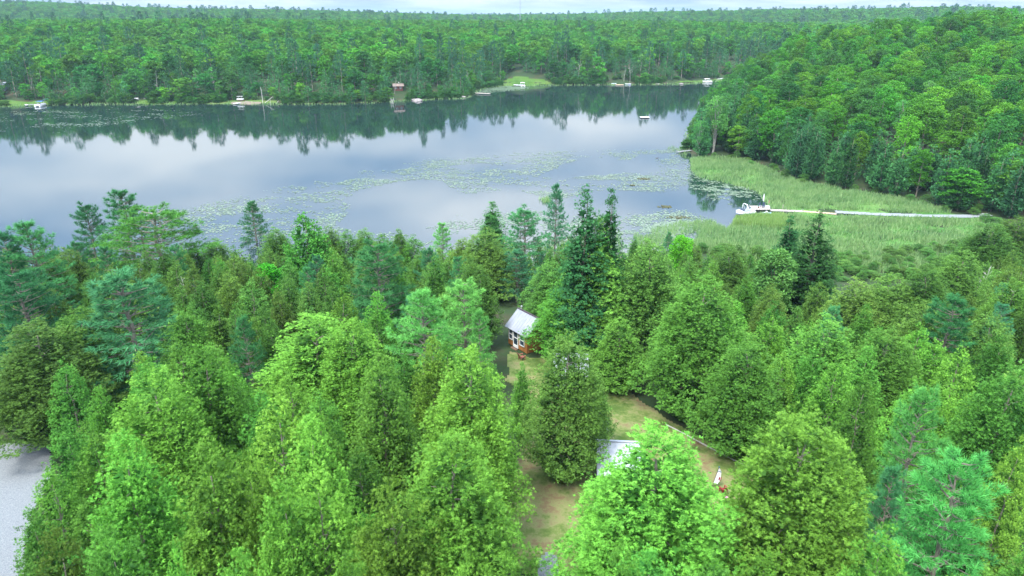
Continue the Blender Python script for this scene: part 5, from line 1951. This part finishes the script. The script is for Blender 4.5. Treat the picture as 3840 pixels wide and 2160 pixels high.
def runabout(name, loc, rz, L, B, H, label, cover=None, tower=False, motor=True, hullm='white gelcoat', cat='boat', stripe='blue canvas'):
    t = empty(name, loc, rz, label, cat)
    R = hull_rings(L, B, H)
    lower = [[p if i not in (0, 6) else tuple(np.array(r[1 if i == 0 else 5]) * [1, 1.04, 1] + [0, 0, H * .06]) for i, p in enumerate(r)] for r in R]
    MB().loft(lower).obj('hull', 'hull grey' if tower else hullm, t, True)
    up = MB()
    for s in (0, 6):
        b = 1 if s == 0 else 5
        up.loft([[tuple(np.array(r[b]) * [1, 1.05, 1] + [0, 0, H * .05]), tuple(np.array(r[s]) * [1, 1.02, 1] + [0, 0, .05])] for r in R])
    up.obj('topside', 'white gelcoat', t, True)
    st = MB()
    for b in (1, 5):
        st.loft([[tuple(np.array(r[b]) * [1, 1.07, 1] + [0, 0, 0]), tuple(np.array(r[b]) * [1, 1.08, 1] + [0, 0, H * .10])] for r in R])
    st.obj('stripe', stripe, t, True)
    MB().add([R[0][0], R[0][1], R[0][2], R[0][3], R[0][4], R[0][5], R[0][6]], [(0, 1, 2, 3, 4, 5, 6)]).obj('transom', 'white gelcoat', t)
    if cover:
        c = MB()
        c.loft([[r[0], (r[0][0], r[0][1] * .5, r[0][2] + .16), (r[0][0], 0, r[0][2] + .24), (r[6][0], r[6][1] * .5, r[6][2] + .16), r[6]] for r in R])
        c.obj('cover', cover, t, True)
    else:
        dk = MB()
        dk.loft([[r[0], (r[0][0], 0, r[0][2] + .05), r[6]] for r in R[8:]])
        dk.obj('foredeck', 'white gelcoat', t, True)
        MB().loft([[(r[0][0], r[0][1] * .92, H * .45), (r[0][0], r[6][1] * .92, H * .45)] for r in R[:9]]).obj('floor', 'pale vinyl', t)
        x1 = R[8][0][0]
        MB().add([(x1, -B * .42, H * 1.05), (x1, B * .42, H * 1.05), (x1 - .35, B * .36, H * 1.05 + .42), (x1 - .35, -B * .36, H * 1.05 + .42)], [(0, 1, 2, 3)]).obj('windshield', 'window glass', t)
        for sx, sy in ((.34, -.25), (.34, .25), (.1, 0)):
            w = B * .8 if sy == 0 else B * .3
            s_ = MB().box((L * sx, B * sy, H * .45 + .22), (.5, w, .36)).obj('seat', 'pale vinyl', t)
            MB().box((L * sx - .24, B * sy, H * .45 + .55), (.1, w, .4)).obj('seat_back', 'pale vinyl', s_)
    if tower:
        xw = L * .52
        m = MB()
        hh = 1.5
        pts = [(-B * .47, H), (-B * .42, H + hh * .8), (-B * .32, H + hh), (B * .32, H + hh), (B * .42, H + hh * .8), (B * .47, H)]
        for dx_ in (0.0, -.45):
            m.path([(xw + dx_ * (1.6 if k in (0, 5) else .3), yy, zz) for k, (yy, zz) in enumerate(pts)], .055, .055, 8)
        m.obj('tower', 'white gelcoat', t, True)
    if motor:
        mo = MB().box((-.22, 0, H * .95), (.34, .34, .5)).box((-.2, 0, H * .35), (.16, .12, .8)).obj('motor', 'black rubber' if not tower else 'white gelcoat', t)
        MB().tube((-.3, 0, -.05), (-.12, 0, -.05), .13, .1, 8).obj('propeller', 'black rubber', mo)
    return t


def pontoon(loc, rz, L, B, label, canopy='blue canvas', group=None):
    t = empty('pontoon_boat', loc, rz, label, 'pontoon boat', group)
    for s in (-1, 1):
        m = MB()
        m.tube((0, s * B * .36, .12), (L * .9, s * B * .36, .12), .3, .3, 10).tube((L * .9, s * B * .36, .12), (L, s * B * .36, .2), .3, .05, 10)
        m.obj('float', 'aluminium', t, True)
    MB().box((L * .48, 0, .48), (L * .96, B, .08)).obj('deck', 'white gelcoat', t)
    f = MB()
    for s in (-1, 1):
        f.box((L * .48, s * (B / 2 - .03), .85), (L * .9, .05, .55))
    for xx in (.03, .93):
        f.box((L * xx, 0, .85), (.05, B - .12, .55))
    f.obj('fence_panel', 'white gelcoat', t)
    for sx, sy in ((.12, -.3), (.12, .3), (.75, -.3), (.75, .3)):
        MB().box((L * sx, B * sy, .75), (1.0, .7, .42)).obj('seat', 'dark vinyl', t)
    MB().box((L * .45, B * .25, .95), (.5, .5, .85)).obj('console', 'white gelcoat', t)
    if canopy:
        c = MB()
        for xx in (.3, .75):
            for s in (-1, 1):
                c.tube((L * .5, s * B * .46, .9), (L * xx, s * B * .46, 2.25), .03, .03, 6)
        c.obj('canopy_frame', 'aluminium', t)
        MB().loft([[(L * .25, yy, 2.25 + zz), (L * .5, yy, 2.38 + zz), (L * .8, yy, 2.25 + zz)] for yy, zz in ((-B * .5, -.12), (-B * .3, .02), (0, .07), (B * .3, .02), (B * .5, -.12))]).obj('canopy', canopy, t, True)
    return t


def dock(p, q, w, label, mat='dock wood', h=0.45, posts=True, name='dock', group=None, plank=None, th=0.12, cat='dock'):
    p, q = Vector((*p, 0)), Vector((*q, 0))
    d = q - p
    L = d.length
    t = empty(name, (p.x, p.y, h), math.atan2(d.y, d.x), label, cat, group)
    if plank:
        n = max(3, int(L / plank))
        pl = MB().box((0, 0, 0), (L / n * .93, w, .05)).mesh('plank', mat)
        fr = MB()
        fr.box((L / 2, -w * .4, -.10), (L, .08, .14)).box((L / 2, w * .4, -.10), (L, .08, .14))
        fr.obj('frame', 'dock grey', t)
        r = random.Random(4)
        for i in range(n):
            o = link('plank', pl, t)
            o.location = (L * (i + .5) / n, r.uniform(-.02, .02), r.uniform(0, .012))
    else:
        MB().box((L / 2, 0, 0), (L, w, th)).obj('deck', mat, t)
        MB().box((L / 2, 0, -th / 2 - .07), (L - .1, w - .1, .14)).obj('frame', 'dock grey', t)
    if posts:
        k = max(2, int(L / 3) + 1)
        for i in range(k):
            for s in (-1, 1):
                MB().tube((L * (i + .02) / (k - 1 + .04), s * (w / 2 + .04), -h - .6), (L * (i + .02) / (k - 1 + .04), s * (w / 2 + .04), .35), .05, .05, 6).obj('post', 'dock grey', t)
    return t


# --- the long boardwalk, its platform, the wake boat and what lies around it
bw = [at(2888, 788, .4), at(3010, 793, .4), at(3128, 803, .4)]
dock(bw[0], bw[1], 1.3, 'weathered boardwalk from the boat platform towards the meadow', plank=0.6)
dock(bw[1], (bw[2][0] + .5, bw[2][1]), 1.2, 'tan end of the boardwalk meeting the pale gravel path', mat='dock tan', plank=0.6)
pf = [at(2826, 786, .4), at(2890, 786, .4)]
dock((pf[0][0], pf[0][1] + 1.5), (pf[1][0], pf[1][1] + 1.5), 3.2, 'square platform at the lake end of the boardwalk beside the white boat', name='dock_platform', plank=0.6)
x, y = at(2824, 800)
runabout('motorboat', (x, y, -0.12), math.radians(196), 4.3, 1.95, .85, 'white and grey motorboat with arched tower moored at the meadow dock', tower=True, cat='motorboat')
x, y = at(2852, 804)
kb = empty('paddle_boat', (x, y, 0), math.radians(2), 'small pale blue paddle craft floating in front of the dock platform', 'paddle boat')
L = 2.3
pr = []
for i in range(11):
    t = i / 10
    w = 0.42 * math.sin(math.pi * (0.06 + 0.88 * t)) ** 0.5
    pr.append([(t * L, -w, .12), (t * L, -w * 1.05, .25), (t * L, -w * .8, .36), (t * L, 0, .38), (t * L, w * .8, .36), (t * L, w * 1.05, .25), (t * L, w, .12), (t * L, 0, .0)])
MB().loft([r + [r[0]] for r in pr]).obj('hull', 'light blue plastic', kb, True)
MB().loft([[(a[0] + .0, b * .6, .40), (a[0], b * .6 + .01, .42), (a[0], -b * .6, .42)] for a, b in ((r[0], abs(r[1][1])) for r in pr[2:9])]).obj('deck_pad', 'white gelcoat', kb)
MB().box((L * .55, 0, .55), (.3, .4, .3)).obj('seat', 'white gelcoat', kb)
pc = Vector(((pf[0][0] + pf[1][0]) / 2, pf[0][1] + 1.5, .5))


def patio_chair(loc, rz, mat, label, group):
    t = empty('patio_chair', loc, rz, label, 'chair', group)
    MB().box((0, 0, .42), (.5, .5, .05)).obj('seat', mat, t)
    MB().box((0, .24, .72), (.5, .05, .6)).obj('backrest', mat, t)
    for a in (-.22, .22):
        for b in (-.22, .22):
            MB().box((a, b, .2), (.04, .04, .4)).obj('leg', mat, t)
    return t


patio_chair(pc + Vector((.2, .3, 0)), .4, 'dark vinyl', 'left dark chair on the dock platform', 'dark chairs on the dock platform')
patio_chair(pc + Vector((.95, .5, 0)), -.3, 'dark vinyl', 'right dark chair on the dock platform', 'dark chairs on the dock platform')
tb = empty('side_table', pc + Vector((.6, -.35, 0)), 0, 'low dark table before the chairs on the dock platform', 'table')
MB().tube((0, 0, .4), (0, 0, .45), .35, .35, 12).obj('top', 'dark vinyl', tb)
for a in range(3):
    MB().tube((.22 * math.cos(a * 2.1), .22 * math.sin(a * 2.1), 0), (.1 * math.cos(a * 2.1), .1 * math.sin(a * 2.1), .4), .02, .02, 5).obj('leg', 'dark vinyl', tb)
um = empty('parasol', pc + Vector((1.0, 1.2, 0)), 0, 'tall closed white parasol behind the dock platform chairs', 'parasol')
MB().tube((0, 0, 0), (0, 0, 2.75), .03, .03, 6).obj('pole', 'aluminium', um)
MB().tube((0, 0, 1.3), (0, 0, 2.2), .17, .14, 8).tube((0, 0, 2.2), (0, 0, 2.8), .14, .03, 8).obj('cloth', 'flag white', um)
fp = empty('flag', pc + Vector((1.75, .2, 0)), 0, 'short red and white flag on a pole at the right corner of the dock platform', 'flag')
MB().tube((0, 0, 0), (.12, 0, 1.75), .025, .02, 6).obj('pole', 'aluminium', fp)
MB().loft([[(.03 + .02 * i, .02 * math.sin(i * 2), .75 + .1 * i), (.17 + .02 * i, .04 * math.sin(i), .72 + .1 * i)] for i in range(10)]).obj('cloth', 'faded red wood', fp)
bn = empty('storage_box', pc + Vector((1.3, -.9, 0)), .1, 'white storage box at the right front of the dock platform', 'box')
MB().box((0, 0, .25), (.9, .5, .5)).obj('body', 'white gelcoat', bn)
MB().box((0, 0, .53), (.94, .54, .06)).obj('lid', 'white trim', bn)
pt = empty('flower_pot', pc + Vector((-.55, -.6, 0)), 0, 'potted green plant at the left of the dock platform', 'pot plant')
MB().tube((0, 0, 0), (0, 0, .3), .13, .17, 10).obj('pot', 'dark wall', pt)
m = MB()
for i in range(24):
    a, b = random.uniform(0, 6.28), random.uniform(.1, .3)
    m.add([(0, 0, .3), (math.cos(a) * b * .6, math.sin(a) * b * .6, .55), (math.cos(a) * b, math.sin(a) * b, .5 + b), (math.cos(a + .3) * b * .6, math.sin(a + .3) * b * .6, .55)], [(0, 1, 2, 3)])
m.obj('leaves', 'teal paint', pt)
for i, (px, py) in enumerate([(2934, 792), (2936, 806)]):
    x, y = at(px, py)
    m = MB().tube((0, 0, -.6), (0, 0, 1.5 - .5 * i), .06, .05, 6)
    o = m.obj('mooring_post', 'dock wood')
    o.location = (x, y, 0)
    tag(o, ['taller pale mooring post behind the boardwalk', 'shorter pale mooring post in front of the boardwalk'][i], 'post', 'mooring posts by the boardwalk')

# --- far shore
def W(px, py):
    return at(px, py)


x, y = W(140, 401)
pontoon((x, y, 0), math.radians(98), 6.5, 2.7, 'white pontoon boat with raised blue canopy at the far left shore')
dock(W(96, 386), W(108, 398), 2.6, 'white dock arm running out from the grass at the far left', 'white trim', .55)
dock((W(108, 396)[0], W(108, 396)[1]), (W(127, 396)[0], W(127, 396)[1]), 2.4, 'white dock head left of the blue-canopied pontoon boat', 'white trim', .55)
x, y, z = onground(163, 374)
cn = hull_rings(4.6, .9, .4, .5)
tnr = MB().loft([[(a, b, .5 - c) for a, b, c in r] for r in cn]).obj('canoe', 'teal paint', None, True)
tnr.location, tnr.rotation_euler = (x, y, z), (0, 0, .1)
tag(tnr, 'teal canoe lying upside down on the grass right of the pontoon boat', 'canoe')
x, y = W(527, 384)
runabout('motorboat', (x, y, 0.05), math.radians(197), 5.2, 2.1, .7, 'white covered motorboat nearest the water on the left far shore', cover='flag white')
x, y, z = onground(520, 374)
runabout('motorboat', (x, y, z + .05), math.radians(183), 3.4, 1.5, .6, 'small white covered boat drawn up behind the larger covered one', cover='flag white', motor=False, stripe='blue canvas')
x, y, z = onground(539, 370)
pk = MB().loft([[(a, b, c) for a, b, c in r] for r in hull_rings(2.4, .6, .25, .5)]).obj('kayak', 'white gelcoat', None, True)
pk.location, pk.rotation_euler = (x, y, z), (0, 0, .6)
tag(pk, 'narrow white kayak lying on the grass behind the two covered boats', 'kayak')
x, y, z = onground(890, 380)
bt = runabout('motorboat', (x, y, z + .5), math.radians(4), 3.3, 1.5, .65, 'white boat with a flat top parked on a red trailer ashore', cover='flag white', motor=False)
m = MB()
for sx in (.8, 2.3):
    for s in (-1, 1):
        m.tube((sx, s * .6, .65), (sx, s * .6, 1.9), .05, .05, 6)
m.obj('top_frame', 'white gelcoat', bt)
MB().box((1.5, 0, 1.93), (2.9, 1.5, .07)).obj('top', 'white gelcoat', bt)
tr = empty('boat_trailer', (x + .5, y, z), math.radians(4), 'red trailer carrying the white flat-topped boat', 'trailer')
MB().box((1.5, -.5, .42), (3.6, .09, .1)).box((1.5, .5, .42), (3.6, .09, .1)).box((3.6, 0, .42), (1.4, .1, .1)).obj('frame', 'red paint', tr)
for s in (-1, 1):
    w_ = MB().tube((1.6, s * .68, .32), (1.6, s * .88, .32), .32, .32, 12).obj('wheel', 'black rubber', tr)
    MB().tube((1.6, s * .64, .32), (1.6, s * .9, .32), .16, .16, 8).obj('rim', 'red paint', w_)
dock(W(879, 392), W(917, 386.5), 1.8, 'slanting white dock at the little beach', 'white trim', .45)
dock(W(917, 387), W(955, 387), 1.8, 'grey-white straight dock beside the slanting one', 'dock wood', .5)
dock(W(957, 387), W(1016, 387), 2.0, 'dark low dock at the right end of the little beach', 'dock grey', .35)


def pole(px, py, px2, py2, r0, label, mat='dead wood', dY=0.0, name='fallen_trunk', cat='fallen trunk', wet=False):
    x, y = W(px, py)
    y2 = y + dY
    q = at_dist(px2, py2, y2)
    m = MB()
    a, b = Vector((0, 0, -.3)), Vector((q[0] - x, y2 - y, q[2]))
    m.path([a, a.lerp(b, .5) + Vector((.12, 0, .1)), b], r0, r0 * .5, 6)
    for t in (.6, .8):
        c = a.lerp(b, t)
        m.path([c, c + Vector((.6, 0, .7))], r0 * .3, .02, 4)
    o = m.obj(name, mat)
    o.location = (x, y, 0)
    return tag(o, label, cat)


pole(986, 390, 977, 326, .16, 'tall bare pole leaning a little, standing at the dark dock', name='bare_pole', cat='pole')
pole(985, 390, 1024, 362, .14, 'bare trunk slanting up to the right from the dark dock', dY=3)
pole(1013, 392, 1012, 371, .10, 'short upright stub right of the slanting bare trunk')
pole(1031, 390, 1044, 379, .14, 'short pale log leaning out of the water right of the docks')
pole(92, 366, 66, 272, .2, 'long dead trunk leaning left on the far left slope', dY=6)
pole(212, 372, 196, 330, .12, 'curved bare trunk leaning over the shore at the left', dY=4)

# brown cabin on the far shore
x, y, z = onground(1476, 341)
ch = empty('lakeside_cabin', (x, y, z), math.radians(12), 'dark red cabin with a brown roof among the pines of the far shore', 'cabin')
MB().box((2.6, 2, 1.3), (4.6, 4, 2.6)).obj('wall', 'dark wall', ch)
for s in (.35, 4.85):
    MB().add([(s - .05, 0, 2.6), (s - .05, 4, 2.6), (s - .05, 2, 3.5), (s + .05, 0, 2.6), (s + .05, 4, 2.6), (s + .05, 2, 3.5)], [(0, 2, 1), (3, 4, 5), (0, 1, 4, 3), (1, 2, 5, 4), (2, 0, 3, 5)]).obj('gable', 'dark wall', ch)
r_ = gable_roof(ch, -.3, 5.5, 4, 2.6, .9, .6, 'brown roof', .8, 'brown roof')
MB().box((3.0, 2.3, 3.8), (.4, .4, .8)).obj('chimney', 'white trim', r_)
window(ch, 1.4, -.04, 1.5, .8, .9)
window(ch, 3.6, -.04, 1.5, .8, .9)
st = empty('wooden_stairs', (*W(1470, 388), 0), 0, 'small grey wooden stairs going down to the water below the red cabin', 'stairs')
for i in range(6):
    MB().box((0, .3 * i, .15 + .3 * i), (1.1, .32, .06)).obj('step', 'dead wood', st)
for s in (-1, 1):
    MB().path([(s * .6, -.1, .8), (s * .6, 1.7, 2.6)], .05, .05, 5).box((s * .6, 0, .3), (.08, .08, 1.2)).box((s * .6, 1.6, 1.9), (.08, .08, 1.6)).obj('railing', 'dead wood', st)

dock(W(1777, 352), W(1838, 354.5), 1.7, 'long pale dock reaching out from the reddish bank at mid lake', 'dock wood', .5)
dock(W(1896, 320), W(1928, 320), 2.0, 'grey dock left of the white ramp dock in the cove', 'dock grey', .5)
dock(W(1922, 312), W(1936, 323), 2.6, 'white ramp dock sloping from the far lawn to the water', 'white trim', .6)
dock(W(1934, 323), W(1955, 323), 3.0, 'white dock head between the ramp dock and the pontoon boat', 'white trim', .6)
x, y = W(1962, 326)
pontoon((x, y, 0), math.radians(95), 6.5, 2.6, 'white pontoon boat with pale canopy moored by the far lawn', 'flag white')
dock(W(2309, 320.5), W(2338, 320.5), 3.4, 'tan wooden dock on the far right shore below leaning trunks', 'dock tan', .4)
x, y = W(2312, 317.5)
runabout('motorboat', (x, y + 1, 0), math.radians(183), 3.2, 1.3, .55, 'small grey covered boat left of the tan dock', cover='pale vinyl', motor=False)
x, y = W(2366, 318)
runabout('motorboat', (x, y, 0), math.radians(175), 3.6, 1.5, .65, 'small blue and white boat right of the tan dock', motor=True, hullm='blue canvas')
x, y = W(2670, 309)
pontoon((x, y, 0), math.radians(178), 6.5, 2.6, 'white pontoon boat half hidden behind the peninsula trees', 'flag white')
dock(W(2691, 300), W(2712, 297), 2.2, 'white dock at the mouth of the narrow inlet', 'white trim', .6)
# swimming raft
x, y = W(2417, 443)
ra = empty('swim_raft', (x, y, 0), .05, 'white swimming raft floating alone near the reflected treeline', 'raft')
MB().box((0, 0, .42), (3.7, 2.6, .10)).obj('deck', 'white trim', ra)
for s in (-1, 1):
    MB().tube((-1.7, s * .9, .12), (1.7, s * .9, .12), .24, .24, 10).obj('float', 'dark trim', ra)
MB().box((1.9, .3, .3), (.05, .5, .7)).obj('ladder', 'aluminium', ra)
dock(W(2541, 574), W(2590, 569), 1.3, 'rickety dark dock at the tip of the peninsula', 'dock grey', .45, plank=.8)
x, y = W(2464, 594)
o = MB().tube((0, 0, -.1), (0, 0, .18), .3, .12, 7).tube((.25, 0, .15), (.4, 0, .38), .08, .06, 6).obj('duck', 'dark trim')
o.location = (x, y, 0)
tag(o, 'dark duck resting on the water among the lily pads', 'duck')

# shoreline rocks
def rock(x, y, z, s, seed, label, group):
    r = random.Random(seed)
    bm_v, bm_f = [], []
    n, k = 5, 7
    for i in range(n + 1):
        ph = math.pi * i / n
        for j in range(k):
            th_ = 2 * math.pi * j / k
            q = s * r.uniform(.75, 1.15)
            bm_v.append((q * math.sin(ph) * math.cos(th_) * 1.3, q * math.sin(ph) * math.sin(th_), q * .6 * math.cos(ph)))
    for i in range(n):
        for j in range(k):
            a = i * k + j
            b = i * k + (j + 1) % k
            bm_f.append((a, b, b + k, a + k))
    o = MB().add(bm_v, bm_f).obj('rock', 'rock')
    o.location = (x, y, z)
    return tag(o, label, 'rock', group)


for i, (px, py, s, lab) in enumerate([(1086, 388, 1.9, 'large pinkish grey boulder at the waterline right of the docks'), (1555, 377, 1.3, 'grey boulder left of the pair below the red cabin'), (1568, 379, 1.9, 'larger boulder of the pair below the red cabin'),
                                      (1735, 366, 1.5, 'grey rocks under the reddish bank'), (1752, 362, 1.2, 'smaller rock beside the reddish bank'), (2035, 316, 1.3, 'pale rock on the shore right of the far lawn'),
                                      (2060, 317, 1.0, 'low pale rock right of the far lawn'), (2124, 318, 1.3, 'whitish boulder at the foot of the pointed cedars'), (2240, 318, 1.5, 'long flat rock left of the tan dock'),
                                      (2463, 316, 1.3, 'white boulder on the shore between tan dock and inlet'), (2520, 310, 1.2, 'sloping pale rock near the grassy bank'), (2555, 316, 1.2, 'pale boulder at the grassy bank by the inlet'),
                                      (310, 391, .9, 'flat grey rock at the left far shore'), (292, 391, .7, 'small flat rock left of another flat rock'), (410, 389, .9, 'pale rock left of the covered boats'),
                                      (1560, 382, .7, 'small rock in the water below the red cabin')]):
    x, y = W(px, py)
    rock(x, y, .15, s, i, lab, 'shoreline rocks')

# distant mast and hidden roof
x, y, z = at_dist(1950, 60, 1500)
ma = empty('radio_mast', (x, y, 18), 0, 'thin tall radio mast rising above the horizon', 'mast')
m = MB()
for k in range(3):
    a = k * 2.094
    m.tube((math.cos(a) * .9, math.sin(a) * .9, 0), (math.cos(a) * .9, math.sin(a) * .9, 98), .22, .22, 5)
m.obj('mast_legs', 'mast steel', ma)
m = MB()
for i in range(32):
    for k in range(3):
        a, b = k * 2.094, (k + 1) * 2.094
        m.tube((math.cos(a) * .9, math.sin(a) * .9, i * 3), (math.cos(b) * .9, math.sin(b) * .9, i * 3 + 3), .1, .1, 3)
m.obj('bracing', 'mast steel', ma)
x, y, z = at_dist(2880, 252, 470)
hs = empty('hidden_house', (x, y, z - 4.2), .1, 'house showing only a white roof behind the bright trees right of the inlet', 'house')
MB().box((4, 3, 1.6), (7.4, 5.5, 3.2)).obj('wall', 'pale siding', hs)
gable_roof(hs, 0, 8, 6, 3.2, 1.2, .3, 'white roof', 1.0, 'white roof')
x, y, z = onground(2, 345)
hs = empty('hidden_house', (x - 6, y, z), .1, 'grey house cut by the left edge on the far shore', 'house')
MB().box((4, 3, 1.6), (7.4, 5.5, 3.2)).obj('wall', 'pale siding', hs)
gable_roof(hs, 0, 8, 6, 3.2, 1.2, .3, 'metal roof', 1.0, 'metal roof')
window(hs, 2.5, .2, 1.7, 1.1, 1.1)
window(hs, 5.5, .2, 1.7, 1.1, 1.1)

# bare white trees that stand out against the far woods
for i, (px, py, h, lab, lean) in enumerate([
    (598, 362, 13, 'white dead birch with forked bare crown on the left far shore', 0), (120, 340, 12, 'pale dead trunk near the far left shore', .15),
    (1480, 352, 9, 'small white birch skeleton left of the red cabin', 0), (1545, 352, 10, 'thin white birch right of the red cabin', .05),
    (1755, 338, 12, 'bare white snag behind the reddish bank', 0), (2168, 312, 16, 'large grey bare tree above the far shore, right of the cove', 0), (2362, 308, 15, 'white leaning trunk above the tan dock', .1),
    (2340, 306, 10, 'short white trunk above the tan dock', .02), (2960, 205, 14, 'white bare tree pair member on the slope behind the inlet, left', 0), (2985, 205, 15, 'white bare tree pair member on the slope behind the inlet, right', 0),
    (3510, 742, 7, 'leaning white dead stem at the meadow edge below the hill', .25), (2526, 120, 13, 'grey bare crown on the ridge beyond the far shore', 0)]):
    dead(px, py, h, 60 + i, lab, 'bark white', .25, .17, 12, 2, lean=(0, lean))
# the big birch at the tip of the peninsula
x, y, z = onground(2680, 560)
for (px, py, h, lab) in ((2672, 575, 19, 'tall birch with thick white forked trunk at the tip of the peninsula'), (2618, 590, 12, 'smaller birch left of the tall one at the tip of the peninsula')):
    x, y, z = onground(px, py)
    plant('birch_tree', 'birch', 0, x, y, z - .1, h, h * .27, 1.0, lab, 'tree')
